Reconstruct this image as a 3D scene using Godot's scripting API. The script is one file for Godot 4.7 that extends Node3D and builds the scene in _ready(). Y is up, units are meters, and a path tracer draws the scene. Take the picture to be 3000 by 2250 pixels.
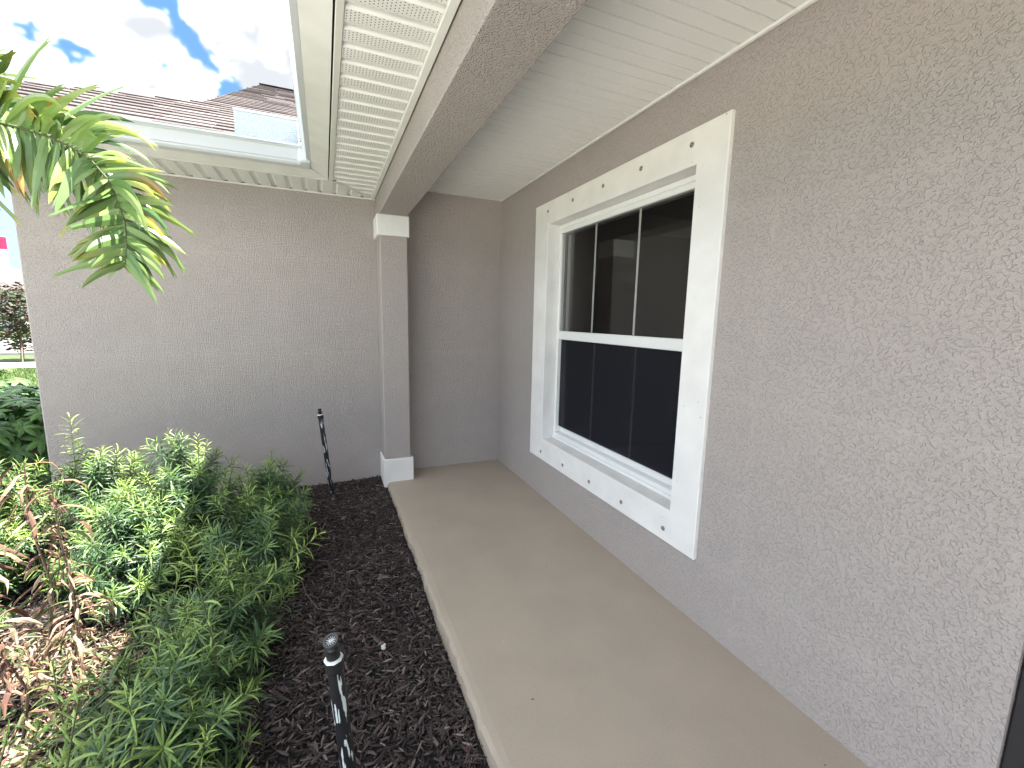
extends Node3D

# ---------------------------------------------------------------- mesh builder
class MB:
	var v := PackedVector3Array()
	var n := PackedVector3Array()
	var t := PackedVector2Array()
	var c := PackedColorArray()
	var col := Color(1, 1, 1)
	func tri(a: Vector3, b: Vector3, d: Vector3, nn: Vector3, ua := Vector2.ZERO, ub := Vector2.ZERO, ud := Vector2.ZERO):
		var g := (d - a).cross(b - a)
		if g.dot(nn) < 0.0:
			var s := b; b = d; d = s
			var us := ub; ub = ud; ud = us
			g = -g
		g = g.normalized()
		v.append(a); v.append(b); v.append(d)
		for i in 3:
			n.append(g); c.append(col)
		t.append(ua); t.append(ub); t.append(ud)
	func quad(a: Vector3, b: Vector3, d: Vector3, e: Vector3, nn: Vector3, u := Rect2(0, 0, 1, 1)):
		var p := u.position; var s := u.size
		tri(a, b, d, nn, p, p + Vector2(s.x, 0), p + s)
		tri(a, d, e, nn, p, p + s, p + Vector2(0, s.y))
	func smooth_tri(a: Vector3, b: Vector3, d: Vector3, na: Vector3, nb: Vector3, nd: Vector3, ua := Vector2.ZERO, ub := Vector2.ZERO, ud := Vector2.ZERO):
		var g := (d - a).cross(b - a)
		if g.dot(na + nb + nd) < 0.0:
			var s := b; b = d; d = s
			var ns := nb; nb = nd; nd = ns
			var us := ub; ub = ud; ud = us
		v.append(a); v.append(b); v.append(d)
		n.append(na); n.append(nb); n.append(nd)
		t.append(ua); t.append(ub); t.append(ud)
		for i in 3: c.append(col)
	# box with chamfered edges
	func box(lo: Vector3, hi: Vector3, b := 0.003):
		var ce := (lo + hi) * 0.5; var h := (hi - lo) * 0.5
		b = min(b, min(h.x, min(h.y, h.z)) * 0.8)
		for ax in 3:
			var i := (ax + 1) % 3; var j := (ax + 2) % 3
			for s in [-1.0, 1.0]:
				var q := []
				for k in [[-1, -1], [1, -1], [1, 1], [-1, 1]]:
					var p := Vector3.ZERO
					p[ax] = s * h[ax]; p[i] = k[0] * (h[i] - b); p[j] = k[1] * (h[j] - b)
					q.append(ce + p)
				var nn := Vector3.ZERO; nn[ax] = s
				quad(q[0], q[1], q[2], q[3], nn)
		for ax in 3:
			var i := (ax + 1) % 3; var j := (ax + 2) % 3
			for si in [-1.0, 1.0]:
				for sj in [-1.0, 1.0]:
					var q := []
					for k in [[-1, 0], [1, 0], [1, 1], [-1, 1]]:
						var p := Vector3.ZERO
						p[ax] = k[0] * (h[ax] - b)
						p[i] = si * (h[i] - (b if k[1] else 0.0)); p[j] = sj * (h[j] - (0.0 if k[1] else b))
						q.append(ce + p)
					var nn := Vector3.ZERO; nn[i] = si; nn[j] = sj
					quad(q[0], q[1], q[2], q[3], nn)
		for sx in [-1.0, 1.0]:
			for sy in [-1.0, 1.0]:
				for sz in [-1.0, 1.0]:
					var s := Vector3(sx, sy, sz)
					tri(ce + s * Vector3(h.x, h.y - b, h.z - b), ce + s * Vector3(h.x - b, h.y, h.z - b), ce + s * Vector3(h.x - b, h.y - b, h.z), s)
	# tube along a path
	func tube(path: Array, radii: Array, sides := 6, cap := true):
		var prev := []
		var len := 0.0
		for k in path.size():
			var d: Vector3 = (path[min(k + 1, path.size() - 1)] - path[max(k - 1, 0)]).normalized()
			var up := Vector3.UP if abs(d.y) < 0.9 else Vector3.RIGHT
			var e := d.cross(up).normalized(); var f := e.cross(d)
			var ring := []
			if k > 0: len += (path[k] - path[k - 1]).length()
			for s in sides + 1:
				var a := TAU * s / sides
				var o := e * cos(a) + f * sin(a)
				ring.append([path[k] + o * radii[k], o, Vector2(float(s) / sides, len)])
			if k > 0:
				for s in sides:
					var A = prev[s]; var B = prev[s + 1]; var C = ring[s + 1]; var D = ring[s]
					smooth_tri(A[0], B[0], C[0], A[1], B[1], C[1], A[2], B[2], C[2])
					smooth_tri(A[0], C[0], D[0], A[1], C[1], D[1], A[2], C[2], D[2])
			elif cap:
				for s in sides: tri(path[0], ring[s][0], ring[s + 1][0], -d)
			if cap and k == path.size() - 1:
				for s in sides: tri(path[k], ring[s][0], ring[s + 1][0], d)
			prev = ring
	# extrude a closed or open profile (points in 2-D mapped by basis a,b) from p0 to p1
	func sweep(prof: Array, ea: Vector3, eb: Vector3, o0: Array, o1: Array, inside: Vector2, closed := true):
		var m := prof.size()
		for k in (m if closed else m - 1):
			var p: Vector2 = prof[k]; var q: Vector2 = prof[(k + 1) % m]
			var mid := (p + q) * 0.5 - inside
			var edge := q - p
			var nn2 := Vector2(edge.y, -edge.x)
			if nn2.dot(mid) < 0: nn2 = -nn2
			quad(o0[k], o0[(k + 1) % m], o1[(k + 1) % m], o1[k], ea * nn2.x + eb * nn2.y)
	func lathe(prof: Array, sides := 20, xf := Transform3D()):
		for k in prof.size() - 1:
			var p: Vector2 = prof[k]; var q: Vector2 = prof[k + 1]
			var e := q - p
			var nn := Vector2(e.y, -e.x).normalized()
			for s in sides:
				var a := TAU * s / sides; var b := TAU * (s + 1) / sides
				var P := Vector3(cos(a), 0, sin(a)); var Q := Vector3(cos(b), 0, sin(b))
				var na := P * nn.x + Vector3.UP * nn.y; var nb := Q * nn.x + Vector3.UP * nn.y
				var A := P * p.x + Vector3.UP * p.y; var B := Q * p.x + Vector3.UP * p.y
				var C := Q * q.x + Vector3.UP * q.y; var D := P * q.x + Vector3.UP * q.y
				var u0 := float(s) / sides; var u1 := float(s + 1) / sides
				if p.x > 1e-6: smooth_tri(xf * A, xf * B, xf * C, xf.basis * na, xf.basis * nb, xf.basis * nb, Vector2(u0, p.y), Vector2(u1, p.y), Vector2(u1, q.y))
				if q.x > 1e-6: smooth_tri(xf * A, xf * C, xf * D, xf.basis * na, xf.basis * nb, xf.basis * na, Vector2(u0, p.y), Vector2(u1, q.y), Vector2(u0, q.y))
	# folded, bent blade; path of points, widths, side vectors
	func blade(path: Array, w: Array, side: Array, fold: float, cols: Array):
		for k in path.size() - 1:
			for s in [-1.0, 1.0]:
				var n0: Vector3 = (path[k + 1] - path[k]).cross(side[k]).normalized()
				var a: Vector3 = path[k]; var b: Vector3 = path[k + 1]
				var c0: Vector3 = a + side[k] * w[k] * s + n0 * w[k] * fold; var c1: Vector3 = b + side[k + 1] * w[k + 1] * s + n0 * w[k + 1] * fold
				col = cols[k]
				var nn := n0
				if w[k] > 1e-5: tri(a, c0, c1, nn)
				if w[k + 1] > 1e-5: tri(a, c1, b, nn)
	func add(m: ArrayMesh = null) -> ArrayMesh:
		if m == null: m = ArrayMesh.new()
		var a := []
		a.resize(Mesh.ARRAY_MAX)
		a[Mesh.ARRAY_VERTEX] = v; a[Mesh.ARRAY_NORMAL] = n; a[Mesh.ARRAY_TEX_UV] = t; a[Mesh.ARRAY_COLOR] = c
		m.add_surface_from_arrays(Mesh.PRIMITIVE_TRIANGLES, a)
		return m

var rng := RandomNumberGenerator.new()
var taken := {}
var M := {}
func rf(a: float, b: float) -> float: return rng.randf_range(a, b)

func numbered(called: String) -> String:
	var k: int = taken.get(called, 0)
	taken[called] = k + 1
	return called if k == 0 else "%s_%03d" % [called, k]
func tag(o: Node, label: String, category: String, group := "", kind := ""):
	if label: o.set_meta("label", label)
	if category: o.set_meta("category", category)
	if group: o.set_meta("group", group)
	if kind: o.set_meta("kind", kind)
func thing(called: String, label: String, category: String, at := Vector3.ZERO, group := "") -> Node3D:
	var o := Node3D.new(); o.name = numbered(called); add_child(o); o.position = at
	tag(o, label, category, group)
	return o
func holder(called: String, parent: Node, label := "") -> Node3D:
	var o := Node3D.new(); o.name = called; parent.add_child(o, true)
	if label: o.set_meta("label", label)
	return o
func put(called: String, mesh: Mesh, mats, parent: Node, xf := Transform3D()) -> MeshInstance3D:
	var o := MeshInstance3D.new(); o.mesh = mesh
	o.name = called if parent != self else numbered(called)
	if mats is Array:
		for k in mats.size(): o.set_surface_override_material(k, mats[k])
	else:
		o.material_override = mats
	o.transform = xf
	parent.add_child(o, true)
	return o
func boxpart(called: String, lo: Vector3, hi: Vector3, mat, parent: Node, b := 0.003) -> MeshInstance3D:
	var m := MB.new(); m.box(lo, hi, b)
	return put(called, m.add(), mat, parent)

# ---------------------------------------------------------------- materials
func lin(r: float, g: float, b: float) -> Color: return Color(r, g, b).linear_to_srgb()
func mat(color: Color, rough := 0.8, metal := 0.0) -> StandardMaterial3D:
	var m := StandardMaterial3D.new(); m.albedo_color = color; m.roughness = rough; m.metallic = metal
	return m
func noise_image(size: int, freq: float, seed_: int, ridged := false, oct := 4) -> Image:
	var f := FastNoiseLite.new(); f.seed = seed_; f.noise_type = FastNoiseLite.TYPE_SIMPLEX_SMOOTH; f.frequency = freq
	f.fractal_type = FastNoiseLite.FRACTAL_RIDGED if ridged else FastNoiseLite.FRACTAL_FBM
	f.fractal_octaves = oct
	return f.get_seamless_image(size, size)
func tex(i: Image) -> ImageTexture:
	return ImageTexture.create_from_image(i)
# colour = base * (lo..hi) following a noise, with optional small specks
func stucco_height(size: int) -> Image:      # knocked-down plaster: small lumps parted by short crooked crevices
	var f := FastNoiseLite.new(); f.seed = 3; f.noise_type = FastNoiseLite.TYPE_CELLULAR; f.frequency = 0.052; f.cellular_return_type = FastNoiseLite.RETURN_DISTANCE2_SUB; f.cellular_jitter = 1.0
	f.fractal_type = FastNoiseLite.FRACTAL_NONE
	f.domain_warp_enabled = true; f.domain_warp_amplitude = 16.0; f.domain_warp_frequency = 0.045; f.domain_warp_fractal_octaves = 3
	var a := f.get_seamless_image(size, size); var b := noise_image(size, 0.11, 4, true, 2); var g := noise_image(size, 0.17, 5, false, 2); var k := noise_image(size, 0.035, 6, false, 3)
	var im := Image.create(size, size, false, Image.FORMAT_RF)
	for y in size:
		for x in size:
			var crack: float = (1.0 - smoothstep(0.0, 0.34, a.get_pixel(x, y).r)) * smoothstep(0.36, 0.58, k.get_pixel(x, y).r)
			var h := 0.62 - crack * 0.55 - pow(b.get_pixel(x, y).r, 2.0) * 0.30 + g.get_pixel(x, y).r * 0.24 + k.get_pixel(x, y).r * 0.30
			im.set_pixel(x, y, Color(h * 0.8, 0, 0))
	return im
func mottled(size: int, seed_: int, freq: float, lo: float, hi: float, specks := 0, speck := Color(0.2, 0.18, 0.15), fine := 0.0) -> ImageTexture:
	var n1 := noise_image(size, freq, seed_)
	var n2 := noise_image(size, 0.23, seed_ + 7, false, 2)
	var im := Image.create(size, size, false, Image.FORMAT_RGB8)
	for y in size:
		for x in size:
			var g: float = lerp(lo, hi, n1.get_pixel(x, y).r) + fine * (n2.get_pixel(x, y).r - 0.5)
			im.set_pixel(x, y, Color(g, g, g))
	var r := RandomNumberGenerator.new(); r.seed = seed_
	for k in specks:
		var p := Vector2i(r.randi_range(2, size - 6), r.randi_range(2, size - 6))
		im.fill_rect(Rect2i(p, Vector2i(r.randi_range(1, 2), r.randi_range(1, 2))), speck.lerp(Color(0.8, 0.8, 0.8), r.randf() * 0.5))
	return tex(im)
func triplanar(m: StandardMaterial3D, metres: float, world := true):
	m.uv1_triplanar = true
	m.uv1_world_triplanar = world
	m.uv1_scale = Vector3.ONE / metres
func relief(m: StandardMaterial3D, t: Texture2D, cm: float):
	m.heightmap_enabled = true; m.heightmap_texture = t; m.heightmap_scale = cm

func make_materials():
	var st := tex(stucco_height(1024))
	var stucco := mat(lin(0.435, 0.392, 0.372), 0.9)
	stucco.albedo_texture = mottled(1024, 21, 0.004, 0.975, 1.0, 70, Color(0.28, 0.25, 0.22), 0.04)
	triplanar(stucco, 0.78); relief(stucco, st, 0.65); M.stucco = stucco
	var beam := stucco.duplicate(); M.beam = beam; relief(beam, st, 0.9)
	var band := mat(lin(0.85, 0.84, 0.82), 0.75)          # smooth painted stucco band
	triplanar(band, 1.3); relief(band, tex(noise_image(512, 0.06, 5)), 0.05)
	band.albedo_texture = mottled(512, 31, 0.01, 0.95, 1.0, 25, Color(0.45, 0.42, 0.38)); M.band = band
	M.vinyl = mat(lin(0.82, 0.83, 0.82), 0.35)
	var alu := mat(lin(0.84, 0.85, 0.83), 0.42)            # coil-coated soffit and fascia
	triplanar(alu, 1.1); alu.albedo_texture = mottled(512, 41, 0.008, 0.94, 1.0, 10, Color(0.5, 0.47, 0.42)); M.alu = alu
	var emb := mat(lin(0.72, 0.72, 0.68), 0.4)
	triplanar(emb, 0.5); relief(emb, tex(noise_image(512, 0.05, 9, true, 2)), 0.1); M.embossed = emb
	var fls := emb.duplicate(); fls.albedo_color = lin(0.50, 0.56, 0.60); relief(fls, emb.heightmap_texture, 0.7); M.flashing = fls
	var gut := mat(lin(0.66, 0.70, 0.73), 0.3); M.gutter = gut
	var ceil := mat(lin(0.85, 0.85, 0.825), 0.5); M.ceiling = ceil
	# perforated sheet: real holes through the sheet
	var W := 128; var H := 64
	var im := Image.create(W, H, false, Image.FORMAT_RGBA8)
	for y in H:
		for x in W:
			var hole := false
			for q in [Vector2(32, 16), Vector2(96, 48)]:
				if Vector2(x + 0.5, y + 0.5).distance_to(q) < 11.5: hole = true
			im.set_pixel(x, y, Color(1, 1, 1, 0 if hole else 1))
	var perf := mat(lin(0.84, 0.85, 0.83), 0.42)
	perf.albedo_texture = tex(im); perf.transparency = BaseMaterial3D.TRANSPARENCY_ALPHA_SCISSOR; perf.alpha_scissor_threshold = 0.5
	M.perforated = perf
	var slab := mat(lin(0.395, 0.338, 0.275), 0.5)
	triplanar(slab, 2.6); slab.albedo_texture = mottled(1024, 51, 0.006, 0.955, 1.01, 40, Color(0.5, 0.46, 0.4), 0.05)
	relief(slab, tex(noise_image(512, 0.05, 13, false, 5)), 0.08); M.slab = slab
	M.attic = mat(lin(0.10, 0.085, 0.07), 0.9)
	M.room = mat(lin(0.07, 0.07, 0.07), 0.9)
	var glass := mat(Color(0.05, 0.06, 0.06, 0.14), 0.02); glass.transparency = BaseMaterial3D.TRANSPARENCY_ALPHA; glass.metallic_specular = 0.6
	M.glass = glass
	var mesh_ := mat(Color(0.17, 0.17, 0.19, 0.62), 0.8); mesh_.transparency = BaseMaterial3D.TRANSPARENCY_ALPHA; mesh_.metallic_specular = 0.1
	M.screen = mesh_
	M.muntin = mat(lin(0.78, 0.80, 0.77), 0.4)
	M.steel = mat(lin(0.45, 0.44, 0.42), 0.3, 0.9)
	M.gasket = mat(lin(0.03, 0.03, 0.03), 0.6)
	M.door = mat(lin(0.022, 0.020, 0.022), 0.55)
	M.deck = mat(lin(0.14, 0.118, 0.116), 0.95)
	M.shingle = []
	var gran := tex(noise_image(256, 0.3, 61, false, 2))
	for k in 4:
		var s := mat(lin(0.145, 0.122, 0.120) * [0.85, 1.0, 1.12, 0.95][k], 0.95)
		triplanar(s, 0.25, false); relief(s, gran, 0.15); s.albedo_texture = mottled(128, 71 + k, 0.05, 0.8, 1.0, 60, Color(0.55, 0.5, 0.5), 0.2)
		M.shingle.append(s)
	var bark := mat(Color(1, 1, 1), 0.85); bark.vertex_color_use_as_albedo = true; M.bark = bark
	var soil := mat(lin(0.010, 0.007, 0.006), 0.95)
	triplanar(soil, 0.6); soil.albedo_texture = mottled(256, 81, 0.05, 0.5, 1.0, 0); relief(soil, tex(noise_image(256, 0.06, 82)), 1.0); M.soil = soil
	var leaf := mat(Color(1, 1, 1), 0.45); leaf.vertex_color_use_as_albedo = true; leaf.backlight = Color(0.70, 0.80, 0.32); M.leaf = leaf
	var pleaf := leaf.duplicate(); pleaf.roughness = 0.28; pleaf.backlight = Color(0.9, 1.0, 0.35); M.palm_leaf = pleaf
	var dry := mat(Color(1, 1, 1), 0.85); dry.vertex_color_use_as_albedo = true; dry.backlight = Color(0.35, 0.28, 0.18); M.dry = dry
	M.stem = mat(lin(0.085, 0.11, 0.035), 0.7)
	M.wood = mat(lin(0.13, 0.10, 0.07), 0.9)
	var lawn := mat(lin(0.085, 0.13, 0.035), 0.95)
	triplanar(lawn, 3.0); lawn.albedo_texture = mottled(512, 91, 0.03, 0.6, 1.0, 0, Color.WHITE, 0.4); relief(lawn, tex(noise_image(256, 0.1, 92)), 3.0); M.lawn = lawn
	var conc := mat(lin(0.55, 0.54, 0.515), 0.9); triplanar(conc, 3.0); conc.albedo_texture = mottled(256, 95, 0.02, 0.85, 1.0, 30); M.concrete = conc
	var road := mat(lin(0.20, 0.195, 0.19), 0.9); triplanar(road, 4.0); road.albedo_texture = mottled(256, 96, 0.03, 0.85, 1.0, 0, Color.WHITE, 0.2); M.road = road
	# black pipe with flaked paint showing white plastic
	var pw := 128; var ph := 512
	var fl := noise_image(512, 0.020, 101, false, 4)
	var f2 := noise_image(512, 0.006, 102, false, 3)
	var pi := Image.create(pw, ph, false, Image.FORMAT_RGB8)
	for y in ph:
		for x in pw:
			var a := fl.get_pixel(x * 4 % 512, y * 2 / 5).r; var b := f2.get_pixel(x * 4 % 512, y).r
			var w := a > 0.615 and b > 0.50
			pi.set_pixel(x, y, Color(0.80, 0.84, 0.84) if w else Color(0.011, 0.012, 0.014).linear_to_srgb())
	var pipe := mat(Color.WHITE, 0.5); pipe.albedo_texture = tex(pi); pipe.uv1_scale = Vector3(1, 1.55, 1); M.pipe = pipe
	M.black = mat(lin(0.012, 0.012, 0.013), 0.5)
	M.grey_plastic = mat(lin(0.045, 0.042, 0.045), 0.6)
	M.pvc = mat(lin(0.75, 0.80, 0.80), 0.4)

# ---------------------------------------------------------------- sky, sun, camera
func light_and_camera():
	var cam := Camera3D.new(); cam.name = "camera"; add_child(cam)
	cam.position = Vector3(0, 1.45, 0)
	cam.rotation = Vector3(-0.148684, -0.406664, 0.019889)
	cam.fov = 82.90; cam.near = 0.05; cam.far = 400.0; cam.current = true
	var sun := DirectionalLight3D.new(); sun.name = "sun"; add_child(sun)
	sun.light_energy = 1.6; sun.light_color = Color(1.0, 0.968, 0.92); sun.light_angular_distance = 0.55; sun.shadow_enabled = true
	sun.look_at_from_position(Vector3(0.305, 1.0, -0.025) * 20.0, Vector3.ZERO)
	var W := 1536; var H := 768
	var im := Image.create(W, H, false, Image.FORMAT_RGBF)
	var f := FastNoiseLite.new(); f.seed = 17; f.frequency = 1.15; f.fractal_octaves = 7; f.fractal_gain = 0.60; f.noise_type = FastNoiseLite.TYPE_SIMPLEX_SMOOTH
	var f2 := FastNoiseLite.new(); f2.seed = 5; f2.frequency = 0.32; f2.fractal_octaves = 3
	for y in H:
		var th := PI * (y + 0.5) / H
		for x in W:
			var ph := TAU * (x + 0.5) / W
			var d := Vector3(sin(th) * sin(ph), cos(th), -sin(th) * cos(ph))
			var c: Vector3
			if d.y < -0.02:
				c = Vector3(0.16, 0.16, 0.145)
			else:
				var h: float = max(d.y, 0.0)
				var blue := Vector3(0.042, 0.098, 0.215).lerp(Vector3(0.066, 0.128, 0.20), pow(1.0 - h, 3.0))
				var q := Vector3(d.x, 0.0, d.z) * 3.4 / (h + 0.30) + Vector3(0, h * 0.6, 0)
				var n := f.get_noise_3d(q.x, q.y, q.z); var big := f2.get_noise_3d(q.x + 31.0, q.y, q.z)
				# a ragged rift between two cloud banks
				var az := rad_to_deg(atan2(d.x, -d.z)); var el := rad_to_deg(asin(clamp(d.y, -1.0, 1.0)))
				var rift: float = exp(-pow((az + 12.6 - (27.1 - el) * 0.85) / 1.7, 2.0)) * smoothstep(14.0, 20.0, el) * (1.0 - smoothstep(36.0, 44.0, el))
				var cover: float = smoothstep(-0.32, -0.14, n + big * 0.35 + 0.02 - rift * (0.80 + 0.8 * f.get_noise_3d(q.x * 3.0, 7.0, q.z * 3.0)))
				cover *= smoothstep(0.13, 0.26, h)
				var thick: float = smoothstep(-0.2, 0.45, f.get_noise_3d(q.x * 0.8 + 9.0, q.y, q.z * 0.8) + n * 0.4 + 0.1)
				var cl: Vector3 = Vector3(0.92, 0.965, 1.03) * lerpf(1.0, 0.175, thick)
				c = blue.lerp(cl, cover)
			im.set_pixel(x, y, Color(c.x, c.y, c.z))
	var pm := PanoramaSkyMaterial.new(); pm.panorama = tex(im)
	var sky := Sky.new(); sky.sky_material = pm
	var e := Environment.new(); e.background_mode = Environment.BG_SKY; e.sky = sky
	e.tonemap_mode = Environment.TONE_MAPPER_LINEAR; e.tonemap_exposure = 5.25
	e.sdfgi_enabled = true; e.ssao_enabled = true; e.ssil_enabled = true
	var we := WorldEnvironment.new(); we.name = "world_environment"; we.environment = e; add_child(we)

# ---------------------------------------------------------------- measures (metres)
const XW := 1.606      # face of the window wall
const ZB := -4.067     # face of the back wall
const YC := 2.565      # porch ceiling
const YS := 2.44       # eave soffit
const ZN := 2.4        # porch runs on behind the camera to here
var house: Node3D

func flat_slab(poly: Array, y0: float, y1: float) -> ArrayMesh:    # poly of Vector2(x,z)
	var m := MB.new()
	var tr := Geometry2D.triangulate_polygon(PackedVector2Array(poly))
	var P := func(k, y): return Vector3(poly[k].x, y, poly[k].y)
	for k in range(0, tr.size(), 3):
		m.tri(P.call(tr[k], y1), P.call(tr[k + 1], y1), P.call(tr[k + 2], y1), Vector3.UP)
		m.tri(P.call(tr[k], y0), P.call(tr[k + 1], y0), P.call(tr[k + 2], y0), Vector3.DOWN)
	var cen := Vector2.ZERO
	for p in poly: cen += p / poly.size()
	for k in poly.size():
		var j := (k + 1) % poly.size()
		var o: Vector2 = (poly[k] + poly[j]) * 0.5 - cen
		m.quad(P.call(k, y0), P.call(j, y0), P.call(j, y1), P.call(k, y1), Vector3(o.x, 0, o.y))
	return m.add()

func build_walls():
	# window wall with its opening
	var m := MB.new()
	var y0 := -0.3; var y1 := 2.75; var za := ZB; var zb := -0.40; var oz0 := -3.06; var oz1 := -1.602; var oy0 := 0.485; var oy1 := 2.172; var x1 := XW + 0.2
	for s in [[XW, -1.0], [x1, 1.0]]:
		var x: float = s[0]; var nn := Vector3(s[1], 0, 0)
		for r in [[y0, oy0, za, zb], [oy1, y1, za, zb], [oy0, oy1, za, oz0], [oy0, oy1, oz1, zb]]:
			m.quad(Vector3(x, r[0], r[2]), Vector3(x, r[0], r[3]), Vector3(x, r[1], r[3]), Vector3(x, r[1], r[2]), nn)
	m.quad(Vector3(XW, oy0, oz0), Vector3(x1, oy0, oz0), Vector3(x1, oy1, oz0), Vector3(XW, oy1, oz0), Vector3(0, 0, 1))
	m.quad(Vector3(XW, oy0, oz1), Vector3(x1, oy0, oz1), Vector3(x1, oy1, oz1), Vector3(XW, oy1, oz1), Vector3(0, 0, -1))
	m.quad(Vector3(XW, oy0, oz0), Vector3(x1, oy0, oz0), Vector3(x1, oy0, oz1), Vector3(XW, oy0, oz1), Vector3.UP)
	m.quad(Vector3(XW, oy1, oz0), Vector3(x1, oy1, oz0), Vector3(x1, oy1, oz1), Vector3(XW, oy1, oz1), Vector3.DOWN)
	m.quad(Vector3(XW, y0, zb), Vector3(x1, y0, zb), Vector3(x1, y1, zb), Vector3(XW, y1, zb), Vector3(0, 0, 1))
	put("wall", m.add(), M.stucco, house).set_meta("label", "stucco porch wall round the white window")
	boxpart("wall", Vector3(-1.865, -0.3, ZB - 0.2), Vector3(XW + 0.2, 2.78, ZB), M.stucco, house, 0.012).set_meta("label", "stucco wing wall behind the shrubs and the column")
	boxpart("wall", Vector3(-1.865, -0.3, -11.5), Vector3(-1.665, 2.7, ZB - 0.203), M.stucco, house, 0.01)
	boxpart("wall", Vector3(XW + 0.003, -0.3, 0.62), Vector3(XW + 0.2, 2.75, 4.0), M.stucco, house, 0.01)
	boxpart("wall", Vector3(XW + 0.003, 2.10, -0.398), Vector3(XW + 0.2, 2.75, 0.618), M.stucco, house, 0.004)
	# beam and column
	boxpart("porch_beam", Vector3(0.44, 2.272, ZB + 0.002), Vector3(0.667, 2.78, ZN), M.beam, house, 0.006)
	var col := holder("porch_column", house, "square stucco column with smooth white capital and plinth")
	boxpart("shaft", Vector3(0.442, 0.20, ZB + 0.003), Vector3(0.665, 2.11, -3.812), M.stucco, col, 0.006)
	boxpart("capital", Vector3(0.420, 2.105, ZB + 0.002), Vector3(0.681, 2.270, -3.795), M.band, col, 0.005)
	boxpart("plinth", Vector3(0.430, -0.13, ZB + 0.002), Vector3(0.688, 0.205, -3.795), M.band, col, 0.005)
	# dark room behind the glass
	var r := MB.new()
	var a := Vector3(x1 + 0.003, 0.0, -4.0); var b := Vector3(5.0, 2.6, -0.45)
	r.box(Vector3(a.x, -0.1, a.z), Vector3(b.x, 0.0, b.z), 0.001)
	r.box(Vector3(a.x, 2.6, a.z), Vector3(b.x, 2.7, b.z), 0.001)
	r.box(Vector3(b.x, -0.1, a.z), Vector3(b.x + 0.1, 2.7, b.z), 0.001)
	r.box(Vector3(a.x, -0.1, a.z - 0.1), Vector3(b.x + 0.1, 2.7, a.z), 0.001)
	r.box(Vector3(a.x, -0.1, b.z), Vector3(b.x + 0.1, 2.7, b.z + 0.1), 0.001)
	put("room", r.add(), M.room, house)
	# entry door past the end of the wall
	var d := holder("entry_door", house, "dark door and frame at the end of the porch wall")
	boxpart("frame", Vector3(XW + 0.012, -0.001, -0.397), Vector3(XW + 0.14, 2.097, -0.33), M.door, d, 0.004)
	boxpart("frame", Vector3(XW + 0.012, -0.001, 0.552), Vector3(XW + 0.14, 2.097, 0.616), M.door, d, 0.004)
	boxpart("frame", Vector3(XW + 0.012, 2.03, -0.328), Vector3(XW + 0.14, 2.097, 0.55), M.door, d, 0.004)
	var dm := MB.new()
	dm.box(Vector3(XW + 0.085, 0.005, -0.326), Vector3(XW + 0.13, 2.028, 0.548), 0.003)
	for yy in [[0.2, 0.85], [1.0, 1.85]]:
		for zz in [[-0.22, 0.07], [0.15, 0.44]]:
			dm.box(Vector3(XW + 0.078, yy[0], zz[0]), Vector3(XW + 0.09, yy[1], zz[1]), 0.006)
	put("leaf", dm.add(), M.door, d)

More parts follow.
